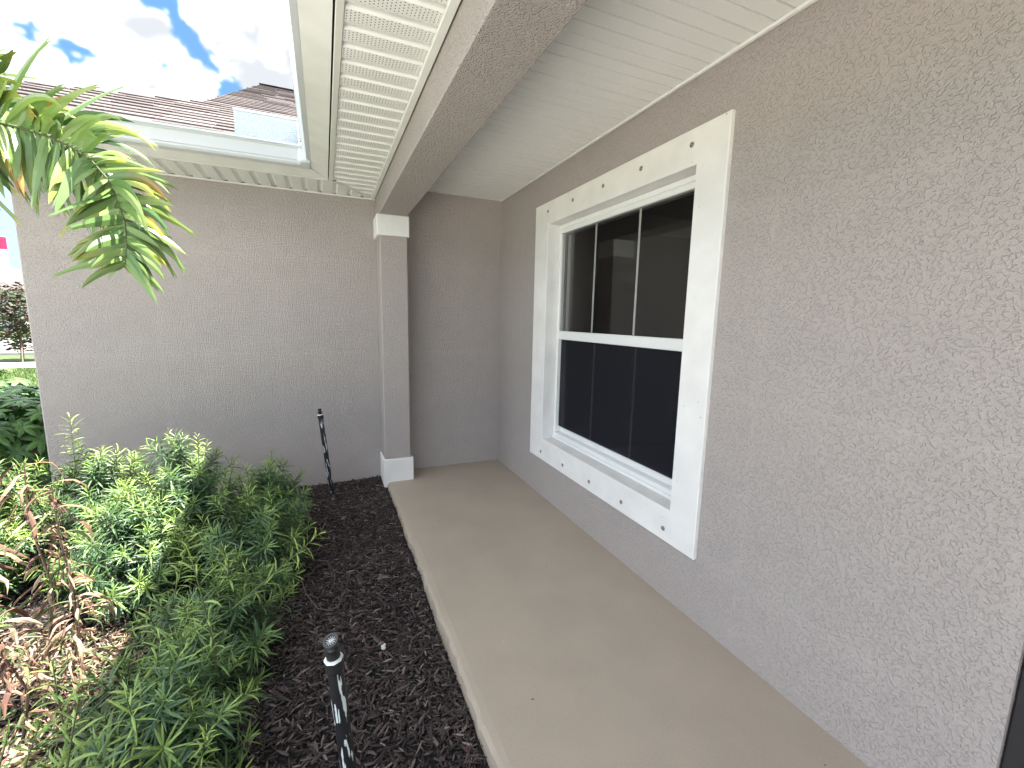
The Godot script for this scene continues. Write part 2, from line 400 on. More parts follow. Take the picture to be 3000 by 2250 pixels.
func build_window():
	var w := holder("window", house, "white single-hung window in a wide flat white surround")
	# surround: one flat band, 22 mm proud of the wall
	var fx := XW - 0.022
	var o := [Vector2(-3.265, 0.318), Vector2(-1.438, 0.318), Vector2(-1.438, 2.326), Vector2(-3.265, 2.326)]
	var i := [Vector2(-3.050, 0.495), Vector2(-1.612, 0.495), Vector2(-1.612, 2.162), Vector2(-3.050, 2.162)]
	var m := MB.new()
	var e := 0.004
	for k in 4:
		var j := (k + 1) % 4
		var mid: Vector2 = (o[k] + o[j]) * 0.5 - Vector2(-2.35, 1.32)
		var out := Vector3(0, sign(mid.y), 0) if abs(mid.y) > abs(mid.x) else Vector3(0, 0, sign(mid.x))
		var sh := func(p: Vector2, s: float) -> Vector2: return p + Vector2(sign(p.x + 2.35), sign(p.y - 1.32)) * s
		var O = o[k]; var O2 = o[j]; var I = i[k]; var I2 = i[j]
		var of: Vector2 = sh.call(O, -e); var of2: Vector2 = sh.call(O2, -e)
		var fi: Vector2 = sh.call(I, e); var fi2: Vector2 = sh.call(I2, e)
		var P := func(p: Vector2, x: float) -> Vector3: return Vector3(x, p.y, p.x)
		m.quad(P.call(of, fx), P.call(of2, fx), P.call(fi2, fx), P.call(fi, fx), Vector3.LEFT)
		m.quad(P.call(O, fx + e), P.call(O2, fx + e), P.call(of2, fx), P.call(of, fx), out + Vector3.LEFT)
		m.quad(P.call(O, fx + e), P.call(O2, fx + e), P.call(O2, XW + 0.003), P.call(O, XW + 0.003), out)
		m.quad(P.call(I, fx + e), P.call(I2, fx + e), P.call(fi2, fx), P.call(fi, fx), Vector3.LEFT - out)
		m.quad(P.call(I, fx + e), P.call(I2, fx + e), P.call(I2, XW + 0.16), P.call(I, XW + 0.16), -out)
	put("surround", m.add(), M.band, w)
	# outer frame
	var X := 1.688
	var fr := [[Vector2(-3.048, 2.100), Vector2(-1.614, 2.160)], [Vector2(-3.048, 0.497), Vector2(-1.614, 0.548)], [Vector2(-3.048, 0.549), Vector2(-3.018, 2.099)], [Vector2(-1.644, 0.549), Vector2(-1.614, 2.099)]]
	for f in fr:
		boxpart("frame", Vector3(X, f[0].y, f[0].x), Vector3(X + 0.085, f[1].y, f[1].x), M.vinyl, w, 0.003)
	boxpart("frame_lip", Vector3(X - 0.012, 2.128, -3.046), Vector3(X - 0.0005, 2.159, -1.616), M.vinyl, w, 0.004)
	boxpart("frame_lip", Vector3(X - 0.012, 0.498, -3.046), Vector3(X - 0.0005, 0.522, -1.616), M.vinyl, w, 0.004)
	# upper sash
	boxpart("meeting_rail", Vector3(X - 0.003, 1.300, -3.017), Vector3(X + 0.034, 1.364, -1.645), M.vinyl, w, 0.004)
	boxpart("pane", Vector3(X + 0.012, 1.3645, -3.016), Vector3(X + 0.018, 2.0995, -1.646), M.glass, w, 0.0008).set_meta("label", "clear upper pane mirroring the column")
	for z in [-2.590, -2.140]:
		boxpart("muntin", Vector3(X + 0.021, 1.366, z - 0.008), Vector3(X + 0.029, 2.098, z + 0.008), M.muntin, w, 0.003)
	for f in [[Vector2(-3.015, 2.085), Vector2(-1.647, 2.098)], [Vector2(-3.015, 1.366), Vector2(-3.0, 2.084)], [Vector2(-1.662, 1.366), Vector2(-1.647, 2.084)]]:
		boxpart("glazing_bead", Vector3(X + 0.031, f[0].y, f[0].x), Vector3(X + 0.05, f[1].y, f[1].x), M.gasket, w, 0.002)
	# lower sash, set deeper, behind an insect screen
	var L := X + 0.040
	for f in [[Vector2(-3.016, 0.549), Vector2(-1.646, 0.592)], [Vector2(-3.016, 0.593), Vector2(-2.978, 1.299)], [Vector2(-1.684, 0.593), Vector2(-1.646, 1.299)]]:
		boxpart("sash_rail", Vector3(L, f[0].y, f[0].x), Vector3(L + 0.034, f[1].y, f[1].x), M.vinyl, w, 0.004)
	boxpart("pane", Vector3(L + 0.012, 0.5925, -2.9775), Vector3(L + 0.018, 1.2995, -1.6845), M.glass, w, 0.0008).set_meta("label", "lower pane behind the insect screen")
	for z in [-2.580, -2.135]:
		boxpart("muntin", Vector3(L + 0.003, 0.594, z - 0.008), Vector3(L + 0.010, 1.2985, z + 0.008), M.muntin, w, 0.003)
	boxpart("insect_screen", Vector3(L - 0.012, 0.600, -3.0165), Vector3(L - 0.0105, 1.2995, -1.6455), M.screen, w, 0.0002)
	# countersunk bolts for storm panels
	var bolt := MB.new()
	bolt.lathe([Vector2(0.0105, 0.0), Vector2(0.0105, 0.002), Vector2(0.0085, 0.0025), Vector2(0.0075, 0.0006), Vector2(0.0045, 0.0006), Vector2(0.0045, 0.004), Vector2(0.003, 0.0055), Vector2(0.0, 0.006)], 14)
	var bm := bolt.add()
	for z in [-3.057, -2.698, -2.345, -1.998, -1.645]:
		for y in [2.256, 0.384]:
			put("bolt", bm, M.steel, w, Transform3D(Basis(Vector3(0, 0, 1), PI / 2) * Basis.from_scale(Vector3(1.2, 1.2, 1.2)), Vector3(fx, y, z)))

func build_eaves():
	# porch ceiling boards
	var pc := holder("porch_ceiling", house, "white grooved porch ceiling")
	var pitch := 0.0752; var xa := 0.667; var xb := XW - 0.001
	var prof := [Vector2(0, 0.012), Vector2(0.0035, 0.011), Vector2(0.0075, 0.0), Vector2(pitch - 0.003, 0.0), Vector2(pitch - 0.002, 0.008), Vector2(pitch - 0.0005, 0.012)]
	var bm := MB.new()
	var P0 := []; var P1 := []
	for p in prof:
		P0.append(Vector3(xa, p.y, p.x)); P1.append(Vector3(xb, p.y, p.x))
	bm.sweep(prof, Vector3(0, 0, 1), Vector3.UP, P0, P1, Vector2(pitch * 0.5, 0.05))
	var bmesh := bm.add()
	var z := ZB + 0.001
	while z < ZN - 0.1:
		put("ceiling_board", bmesh, M.ceiling, pc, Transform3D(Basis(), Vector3(0, YC + rf(-0.0006, 0.0006), z)))
		z += pitch
	boxpart("edge_trim", Vector3(XW - 0.020, YC - 0.014, ZB + 0.001), Vector3(XW - 0.003, YC - 0.0015, ZN - 0.2), M.ceiling, pc, 0.0015)
	boxpart("edge_trim", Vector3(0.668, YC - 0.006, ZB + 0.001), Vector3(XW - 0.023, YC - 0.0015, ZB + 0.014), M.ceiling, pc, 0.0015)
	# vented soffit strips
	var per := 0.112
	# a strip whose ends may be cut aslant: starts a0..a1, ends b0..b1 across its width
	var strip := func(a0: float, a1: float, b0: float, b1: float) -> ArrayMesh:
		var pts := [Vector2(0, 0), Vector2(0.072, 0), Vector2(0.077, 0.009), Vector2(0.083, 0.0105), Vector2(0.098, 0.006), Vector2(0.106, 0.001), Vector2(per - 0.002, 0.0), Vector2(per, 0.006)]
		var a := MB.new(); var b := MB.new()
		for k in pts.size() - 1:
			var p: Vector2 = pts[k]; var q: Vector2 = pts[k + 1]
			var t: MB = b if k == 0 else a
			var s0: float = lerp(a0, a1, p.x / per); var s1: float = lerp(a0, a1, q.x / per)
			var e0: float = max(s0 + 0.0001, lerp(b0, b1, p.x / per)); var e1: float = max(s1 + 0.0001, lerp(b0, b1, q.x / per))
			var A := Vector3(s0, p.y, p.x); var B := Vector3(e0, p.y, p.x); var C := Vector3(e1, q.y, q.x); var D := Vector3(s1, q.y, q.x)
			var uv := func(v: Vector3) -> Vector2: return Vector2(v.x / 0.026, v.z / 0.0144)
			t.tri(A, B, C, Vector3.DOWN, uv.call(A), uv.call(B), uv.call(C)); t.tri(A, C, D, Vector3.DOWN, uv.call(A), uv.call(C), uv.call(D))
		return b.add(a.add())
	var mats := [M.alu, M.perforated]
	var so := holder("soffit", house, "vented white soffit running along the beam")
	var x0 := 0.103; var x1 := 0.424
	var kx := 0.322 / 0.372
	var full: ArrayMesh = strip.call(0.0, 0.0, x1 - x0, x1 - x0)
	z = -3.69 + 0.04
	while z < ZN - 0.2:
		put("panel", full, mats, so, Transform3D(Basis(), Vector3(x0, YS, z)))
		z += per
	z = -3.69 + 0.04 - per
	while z > ZB - per + 0.01:
		var sa: float = clamp((-3.69 - z) * kx, 0.0, x1 - x0); var sb: float = clamp((-3.69 - z - per) * kx, 0.0, x1 - x0)
		put("panel", strip.call(sa, sb, x1 - x0, x1 - x0), mats, so, Transform3D(Basis(), Vector3(x0, YS, z)))
		z -= per
	boxpart("beam_trim", Vector3(0.402, YS - 0.010, -4.04), Vector3(0.4335, YS - 0.0015, -2.62), M.alu, so, 0.002)
	boxpart("beam_trim", Vector3(0.402, YS - 0.011, -2.617), Vector3(0.4335, YS - 0.0015, ZN), M.alu, so, 0.002)
	var s2 := holder("soffit", house, "ribbed white soffit above the wing wall")
	var pl := 0.109
	var x := 0.318 + 0.109
	while x > -2.6:
		var en := func(wx: float) -> float: return (-3.695 if wx < 0.102 else -3.695 - (wx - 0.102) / kx) - (ZB + 0.003)
		put("panel", strip.call(0.0, 0.0, en.call(x), en.call(x - pl)), mats, s2, Transform3D(Basis(Vector3(0, 0, 1), Vector3(0, 1, 0), Vector3(-pl / per, 0, 0)), Vector3(x, YS, ZB + 0.003)))
		x -= pl
	boxpart("wall_trim", Vector3(-2.6, YS - 0.012, ZB + 0.001), Vector3(0.439, YS - 0.0015, ZB + 0.018), M.alu, s2, 0.002)
	var mt := MB.new()
	var d := Vector3(0.322, 0, -0.372).normalized(); var sd := Vector3(-d.z, 0, d.x)
	var c0 := Vector3(0.106, YS, -3.690); var c1 := Vector3(0.428, YS, -4.055)
	for s in [-1.0, 1.0]:
		mt.quad(c0 + sd * 0.004 * s + Vector3(0, -0.003, 0), c1 + sd * 0.004 * s + Vector3(0, -0.003, 0), c1 + sd * 0.02 * s + Vector3(0, -0.002, 0), c0 + sd * 0.02 * s + Vector3(0, -0.002, 0), Vector3.DOWN)
		mt.quad(c0 + sd * 0.004 * s + Vector3(0, -0.003, 0), c1 + sd * 0.004 * s + Vector3(0, -0.003, 0), c1 + sd * 0.003 * s + Vector3(0, 0.008, 0), c0 + sd * 0.003 * s + Vector3(0, 0.008, 0), -sd * s)
	put("miter_trim", mt.add(), M.alu, so)
	# fascia: embossed strip, then the bent metal band out to the gutter
	var fa := holder("fascia", house, "white metal fascia along the porch eave")
	boxpart("edge_strip", Vector3(0.074, YS - 0.004, -3.688), Vector3(0.1025, YS + 0.03, ZN), M.embossed, fa, 0.003)
	var b1 := MB.new()
	b1.quad(Vector3(0.066, YS, -3.662), Vector3(0.066, YS, ZN), Vector3(-0.040, 2.463, ZN), Vector3(-0.040, 2.463, -3.528), Vector3.DOWN)
	b1.quad(Vector3(0.066, YS, -3.662), Vector3(0.066, YS, ZN), Vector3(0.066, YS + 0.04, ZN), Vector3(0.066, YS + 0.04, -3.662), Vector3.RIGHT)
	b1.quad(Vector3(-0.040, 2.463, -3.528), Vector3(-0.040, 2.463, ZN), Vector3(-0.034, 2.60, ZN), Vector3(-0.034, 2.60, -3.528), Vector3.LEFT)
	put("band", b1.add(), M.alu, fa)
	boxpart("backing_board", Vector3(-0.02, 2.478, -3.52), Vector3(0.10, 2.60, ZN), M.attic, fa, 0.002)
	var fb := holder("fascia", house, "white metal fascia along the wing eave")
	boxpart("edge_strip", Vector3(-2.6, YS - 0.004, -3.697), Vector3(0.073, YS + 0.03, -3.672), M.embossed, fb, 0.003)
	var b2 := MB.new()
	b2.quad(Vector3(0.064, YS + 0.001, -3.6705), Vector3(-2.6, YS + 0.001, -3.6705), Vector3(-2.6, 2.464, -3.536), Vector3(-0.042, 2.464, -3.536), Vector3.DOWN)
	b2.quad(Vector3(-0.042, 2.464, -3.536), Vector3(-2.6, 2.464, -3.536), Vector3(-2.6, 2.60, -3.545), Vector3(-0.042, 2.60, -3.545), Vector3.BACK)
	put("band", b2.add(), M.alu, fb)
	boxpart("backing_board", Vector3(-2.6, 2.48, -3.70), Vector3(-0.03, 2.60, -3.56), M.attic, fb, 0.002)
	# gutters (formed metal, open at the top)
	var g1 := holder("gutter", house, "white gutter along the porch eave")
	var gp := [Vector2(0.0, 0.100), Vector2(0.0, 0.0), Vector2(0.024, -0.001), Vector2(0.031, 0.012), Vector2(0.033, 0.034), Vector2(0.040, 0.052), Vector2(0.047, 0.066), Vector2(0.049, 0.088), Vector2(0.052, 0.091), Vector2(0.052, 0.100), Vector2(0.044, 0.100), Vector2(0.044, 0.092)]
	var A0 := []; var A1 := []
	for p in gp:
		A0.append(Vector3(-0.041 - p.x, 2.4635 + p.y, -3.50 + p.x * 1.0)); A1.append(Vector3(-0.041 - p.x, 2.4635 + p.y, ZN))
	var gm := MB.new(); gm.sweep(gp, Vector3(-1, 0, 0), Vector3.UP, A0, A1, Vector2(0.02, 0.06), false)
	put("trough", gm.add(), M.gutter, g1)
	var g2 := holder("gutter", house, "white gutter along the wing eave")
	var gq := [Vector2(0.0, 0.095), Vector2(0.0, 0.0), Vector2(0.085, -0.006), Vector2(0.100, 0.006), Vector2(0.104, 0.016), Vector2(0.110, 0.019), Vector2(0.140, 0.078), Vector2(0.150, 0.086), Vector2(0.152, 0.090), Vector2(0.164, 0.092), Vector2(0.166, 0.104), Vector2(0.150, 0.106), Vector2(0.148, 0.098)]
	var B0 := []; var B1 := []
	for p in gq:
		B0.append(Vector3(-0.092 + p.x * 0.10, 2.4565 + p.y * 0.97, -3.537 + p.x)); B1.append(Vector3(-2.6, 2.4565 + p.y * 0.97, -3.537 + p.x))
	var gn := MB.new(); gn.sweep(gq, Vector3(0, 0, 1), Vector3.UP, B0, B1, Vector2(0.07, 0.06), false)
	put("trough", gn.add(), M.gutter, g2)
	# box miter joining the two gutters
	var bx := MB.new()
	bx.box(Vector3(-0.118, 2.452, -3.545), Vector3(-0.040, 2.575, -3.385), 0.012)
	bx.box(Vector3(-0.104, 2.448, -3.40), Vector3(-0.038, 2.470, -3.362), 0.008)
	put("corner_box", bx.add(), M.gutter, g2)
	for q in [Vector3(-0.119, 2.552, -3.41), Vector3(-0.119, 2.53, -3.392)]:
		var rv := MB.new(); rv.lathe([Vector2(0.0045, 0.0), Vector2(0.004, 0.002), Vector2(0.0, 0.0035)], 8)
		put("rivet", rv.add(), M.gutter, g2, Transform3D(Basis(Vector3(0, 0, 1), PI / 2), q))
	# splash guard in the roof corner
	var sg := holder("splash_guard", house, "white embossed splash guard standing in the roof corner")
	boxpart("sheet", Vector3(-0.482, 2.575, -3.492), Vector3(-0.112, 2.742, -3.487), M.flashing, sg, 0.0015)
	boxpart("cap", Vector3(-0.484, 2.7425, -3.496), Vector3(-0.110, 2.756, -3.482), M.gutter, sg, 0.002)
	boxpart("sheet", Vector3(-0.1105, 2.577, -3.492), Vector3(-0.1065, 2.70, -3.39), M.gutter, sg, 0.0015)

func build_roof():
	var ro := holder("roof", house, "pinkish grey shingle roof of the wing")
	var org := Vector3(0, 2.545, -3.47); var up := Vector3(0, 0.4472, -0.8944); var nn := Vector3(0, 0.8944, 0.4472)
	# left limit of the slope at a given z
	var left := func(zz: float) -> float:
		if zz > -3.97: return -2.45
		if zz > -4.91: return lerp(-2.45, -0.90, (-3.97 - zz) / 0.94)
		return lerp(-0.90, -0.72, (-4.91 - zz) / 3.06)
	var deck := MB.new()
	var zs := [-3.50, -3.97, -4.30, -4.60, -4.91, -6.0, -7.97]
	for k in zs.size() - 1:
		var za: float = zs[k]; var zb: float = zs[k + 1]
		var ya := 2.55 + 0.5 * (-3.47 - za); var yb := 2.55 + 0.5 * (-3.47 - zb)
		var xr := 6.0 if k > 0 else 0.06
		deck.quad(Vector3(left.call(za), ya - 0.02, za), Vector3(xr, ya - 0.02, za), Vector3(xr, yb - 0.02, zb), Vector3(left.call(zb), yb - 0.02, zb), nn)
	# far slopes behind the hip and the ridge
	deck.quad(Vector3(-2.45, 2.78, -3.97), Vector3(-0.90, 3.25, -4.91), Vector3(-0.9, 2.5, -7.2), Vector3(-2.45, 2.2, -6.5), Vector3(-0.4, 1, -0.6))
	deck.quad(Vector3(-0.90, 3.25, -4.91), Vector3(-0.72, 4.78, -7.97), Vector3(-0.72, 2.6, -12.3), Vector3(-0.9, 2.6, -7.0), Vector3(-1, 0, 0))
	deck.quad(Vector3(-0.72, 4.78, -7.97), Vector3(6, 4.78, -7.97), Vector3(6, 2.6, -12.3), Vector3(-0.72, 2.6, -12.3), Vector3(0, 1, -0.5))
	# main slope over the porch
	deck.quad(Vector3(-0.03, 2.585, -3.46), Vector3(-0.03, 2.585, ZN + 1.0), Vector3(6.0, 5.3, ZN + 1.0), Vector3(6.0, 5.3, -9.0), Vector3(-0.4, 1, 0))
	deck.tri(Vector3(-0.03, 2.585, -3.46), Vector3(6.0, 5.3, -9.0), Vector3(6.0, 5.3, -3.46), Vector3(-0.4, 1, 0))
	deck.quad(Vector3(6.0, 5.3, ZN + 1.0), Vector3(6.0, 5.3, -9.0), Vector3(12.0, 2.5, -9.0), Vector3(12.0, 2.5, ZN + 1.0), Vector3(0.4, 1, 0))
	put("deck", deck.add(), M.deck, ro)
	# individual shingles, laid in lapped courses
	var sh := []
	for w in [0.30, 0.24, 0.36]:
		var m := MB.new(); m.box(Vector3(0.002, -0.004, 0), Vector3(w - 0.003, 0.010, 0.155), 0.002); sh.append([m.add(), w])
	var r := RandomNumberGenerator.new(); r.seed = 44
	var course := 0
	var v := -0.02
	while v < 4.95:
		var P := org + up * v
		var xl: float = left.call(P.z) - (0.0 if v < 1.55 else 0.03)
		var x: float = xl + r.randf() * 0.02
		var xe: float = min((P.y - 2.585) / 0.45 + 0.15, 1.05)
		while x < xe:
			var s = sh[r.randi() % 3]
			var tilt := 0.055 + r.randf() * 0.03
			var bs := Basis(Vector3(1, 0, 0), nn, up * -1.0).orthonormalized()
			bs = Basis(Vector3.RIGHT, nn.rotated(Vector3.RIGHT, 0.0), -up)
			var xf := Transform3D(bs.rotated(Vector3.RIGHT, -tilt), Vector3(x, P.y + 0.006, P.z) + up * 0.155)
			put("shingle", s[0], M.shingle[r.randi() % 4], ro, xf)
			x += s[1]
		v += 0.142
		course += 1
	# caps along the hip
	var cap := MB.new()
	cap.quad(Vector3(-0.10, 0.004, 0), Vector3(0, 0.022, 0), Vector3(0, 0.03, -0.24), Vector3(-0.10, 0.006, -0.24), Vector3(-0.2, 1, 0))
	cap.quad(Vector3(0.10, 0.004, 0), Vector3(0, 0.022, 0), Vector3(0, 0.03, -0.24), Vector3(0.10, 0.006, -0.24), Vector3(0.2, 1, 0))
	cap.tri(Vector3(-0.10, 0.006, -0.24), Vector3(0.10, 0.006, -0.24), Vector3(0, 0.03, -0.24), Vector3(0, 0, -1))
	cap.tri(Vector3(-0.10, 0.004, 0), Vector3(0.10, 0.004, 0), Vector3(0, 0.022, 0), Vector3(0, 0, 1))
	var cm := cap.add()
	var h0 := Vector3(-2.45, 2.775, -3.97); var h1 := Vector3(-0.88, 3.245, -4.92)
	for k in 12:
		var p := h0.lerp(h1, k / 12.0)
		var xf := Transform3D(Basis(), p).looking_at(p + (h0 - h1), Vector3.UP)
		put("hip_cap", cm, M.shingle[k % 4], ro, xf)
	for k in 8:
		put("ridge_cap", cm, M.shingle[k % 4], ro, Transform3D(Basis(Vector3.UP, -PI / 2), Vector3(-0.74 + k * 0.2, 4.79, -7.97)))

# ---------------------------------------------------------------- ground
func build_ground():
	var s := func(called, mesh, m): tag(put(called, mesh, m, self), "", "", "", "structure")
	s.call("ground", flat_slab([Vector2(-150, -180), Vector2(60, -180), Vector2(60, 60), Vector2(-150, 60)], -0.5, -0.10), M.lawn)
	# mulch bed: gently uneven soil sheet
	var f := FastNoiseLite.new(); f.seed = 8; f.frequency = 1.3
	var m := MB.new()
	var nx := 34; var nz := 48
	var P := func(i, k) -> Vector3:
		var x: float = lerp(-2.9, 0.475, float(i) / nx); var z: float = lerp(ZB + 0.001, 1.6, float(k) / nz)
		return Vector3(x, bed(x, z), z)
	for i in nx:
		for k in nz:
			if P.call(i, k).x < -1.385 and P.call(i, k + 1).z > -2.40: continue
			m.quad(P.call(i, k), P.call(i + 1, k), P.call(i + 1, k + 1), P.call(i, k + 1), Vector3.UP)
	s.call("planting_bed", m.add(), M.soil)
	# porch slab with a worn, slightly uneven edge
	var sl := MB.new()
	var n := 420
	var f2 := FastNoiseLite.new(); f2.seed = 12; f2.frequency = 9.0; f2.fractal_octaves = 4
	var edge := func(k) -> Array:
		var z: float = lerp(ZB + 0.001, ZN, float(k) / n)
		var o: float = f2.get_noise_2d(z, 0.0) * 0.014
		return [Vector3(0.505, 0.0, z), Vector3(0.478 + o, -0.003, z), Vector3(0.461 + o, -0.012 + o, z), Vector3(0.455 + o * 0.7, -0.035, z), Vector3(0.452, -0.14, z)]
	for k in n:
		var a = edge.call(k); var b = edge.call(k + 1)
		for j in 4:
			sl.quad(a[j], b[j], b[j + 1], a[j + 1], Vector3(-1, 1, 0) if j < 3 else Vector3.LEFT)
	sl.quad(Vector3(0.505, 0, ZB + 0.001), Vector3(XW + 0.16, 0, ZB + 0.001), Vector3(XW + 0.16, 0, ZN), Vector3(0.505, 0, ZN), Vector3.UP)
	sl.quad(Vector3(0.452, -0.14, ZN), Vector3(XW, -0.14, ZN), Vector3(XW, 0, ZN), Vector3(0.505, 0, ZN), Vector3.BACK)
	s.call("porch_floor", sl.add(), M.slab)
	# walk, verge and road beyond the end of the wing
	s.call("sidewalk", flat_slab([Vector2(-80, -16.9), Vector2(30, -16.9), Vector2(30, -15.4), Vector2(-80, -15.4)], -0.3, -0.06), M.concrete)
	s.call("road", flat_slab([Vector2(-80, -33.0), Vector2(30, -33.0), Vector2(30, -20.5), Vector2(-80, -20.5)], -0.4, -0.094), M.road)
	s.call("kerb", flat_slab([Vector2(-80, -20.5), Vector2(30, -20.5), Vector2(30, -20.2), Vector2(-80, -20.2)], -0.4, -0.02), M.concrete)
	s.call("driveway", flat_slab([Vector2(-16, -2.45), Vector2(-1.42, -2.45), Vector2(-1.36, 1.7), Vector2(0.47, 1.7), Vector2(0.47, 12.0), Vector2(-16, 12.0)], -0.3, -0.052), M.concrete)

func bed(x: float, z: float) -> float:
	return -0.055 + 0.012 * sin(x * 5.1 + z * 2.3) + 0.010 * sin(z * 6.7 - x * 3.0) + 0.03 * clamp((-3.4 - z) / 0.6, 0.0, 1.0) * clamp((x + 0.4) / 0.6, 0.0, 1.0)

func multi(called: String, mesh: Mesh, m: Material, xs: Array, cols: Array) -> MultiMeshInstance3D:
	var mm := MultiMesh.new(); mm.transform_format = MultiMesh.TRANSFORM_3D; mm.use_colors = true; mm.mesh = mesh; mm.instance_count = xs.size()
	for k in xs.size():
		mm.set_instance_transform(k, xs[k]); mm.set_instance_color(k, cols[k])
	var o := MultiMeshInstance3D.new(); o.multimesh = mm; o.material_override = m; o.name = numbered(called); add_child(o)
	return o

func build_mulch():
	rng.seed = 301
	var c := MB.new()
	# splintered shard: irregular bent prism with frayed ends
	var a := [Vector3(-0.5, 0, -0.32), Vector3(-0.42, 0, 0.40), Vector3(0.05, 0, 0.5), Vector3(0.44, 0, 0.28), Vector3(0.5, 0, -0.12), Vector3(0.02, 0, -0.5)]
	var up := [0.5, 0.35, 0.62, 0.28, 0.42, 0.66]
	for k in 6:
		var j := (k + 1) % 6
		var o: Vector3 = (a[k] + a[j])
		c.quad(a[k], a[j], a[j] * Vector3(0.94, 0, 0.7) + Vector3.UP * up[j], a[k] * Vector3(0.94, 0, 0.7) + Vector3.UP * up[k], o)
		c.tri(a[k] * Vector3(0.94, 0, 0.7) + Vector3.UP * up[k], a[j] * Vector3(0.94, 0, 0.7) + Vector3.UP * up[j], Vector3(0, 0.7, 0), Vector3.UP)
	var mesh := c.add()
	var xs := []; var cs := []
	var n := 0
	while n < 40000:
		var x := rf(-2.5, 0.47); var z := rf(ZB + 0.02, -0.75)
		if x < -0.35 and rng.randf() < 0.45: continue
		if x > 0.42 and z < -3.78: continue
		if x < -1.38 and z > -2.46 and rng.randf() < 0.995: continue
		var big := rng.randf()
		var L: float = 0.016 + 0.030 * pow(rng.randf(), 1.6) + (0.03 if big > 0.97 else 0.0)
		var w: float = L * rf(0.07, 0.26) + 0.0012; var t: float = w * rf(0.35, 0.8)
		var b := Basis(Vector3.UP, rf(0, TAU)) * Basis(Vector3.RIGHT, rf(-0.5, 0.5)) * Basis(Vector3.BACK, rf(-0.38, 0.38))
		var lift := rf(-0.004, 0.012)
		if x > 0.455 - L * 0.5 and L > 0.03: x -= L
		xs.append(Transform3D(b.scaled_local(Vector3(L, t, w)), Vector3(x, bed(x, z) + lift + 0.006, z)))
		var g := rng.randf(); var q := rng.randf()
		var col := Color(0.018, 0.0135, 0.013).lerp(Color(0.110, 0.080, 0.076), pow(g, 2.4))
		if q > 0.93: col = Color(0.13, 0.10, 0.088).lerp(Color(0.20, 0.165, 0.145), rng.randf())
		elif q > 0.90: col = Color(0.055, 0.028, 0.022)
		cs.append(col)
		n += 1
	tag(multi("bark_mulch", mesh, M.bark, xs, cs), "dark brown shredded bark mulch covering the planting bed", "mulch", "", "stuff")
	# dry litter round the withered weeds
	var l := MB.new()
	for k in 5:
		pass
	var path := [Vector3(-0.5, 0.05, 0), Vector3(-0.2, 0.12, 0.05), Vector3(0.15, 0.05, 0.12), Vector3(0.5, 0.16, 0.02)]
	l.blade(path, [0.02, 0.15, 0.13, 0.0], [Vector3(0, 0.3, 1), Vector3(0.1, 0, 1), Vector3(-0.2, 0.4, 1), Vector3(0, 0.2, 1)], 0.4, [Color.WHITE, Color.WHITE, Color.WHITE])
	xs = []; cs = []
	for k in 4600:
		var x := rf(-2.0, -0.72) if rng.randf() < 0.8 else rf(-1.5, -0.6); var z := rf(-2.55, -0.9)
		var L := rf(0.02, 0.07)
		xs.append(Transform3D((Basis(Vector3.UP, rf(0, TAU)) * Basis(Vector3.RIGHT, rf(-0.9, 0.9)) * Basis(Vector3.BACK, rf(-0.6, 0.6))).scaled_local(Vector3(L, L * 0.7, L * 0.5)), Vector3(x, bed(x, z) + rf(0.005, 0.05), z)))
		var q := rng.randf()
		cs.append(Color(0.20, 0.125, 0.075).lerp(Color(0.34, 0.26, 0.18), rng.randf()) if q < 0.75 else Color(0.06, 0.10, 0.03))
	tag(multi("leaf_litter", l.add(), M.dry, xs, cs), "pale dry leaf litter under the withered weeds", "leaf litter", "", "stuff")

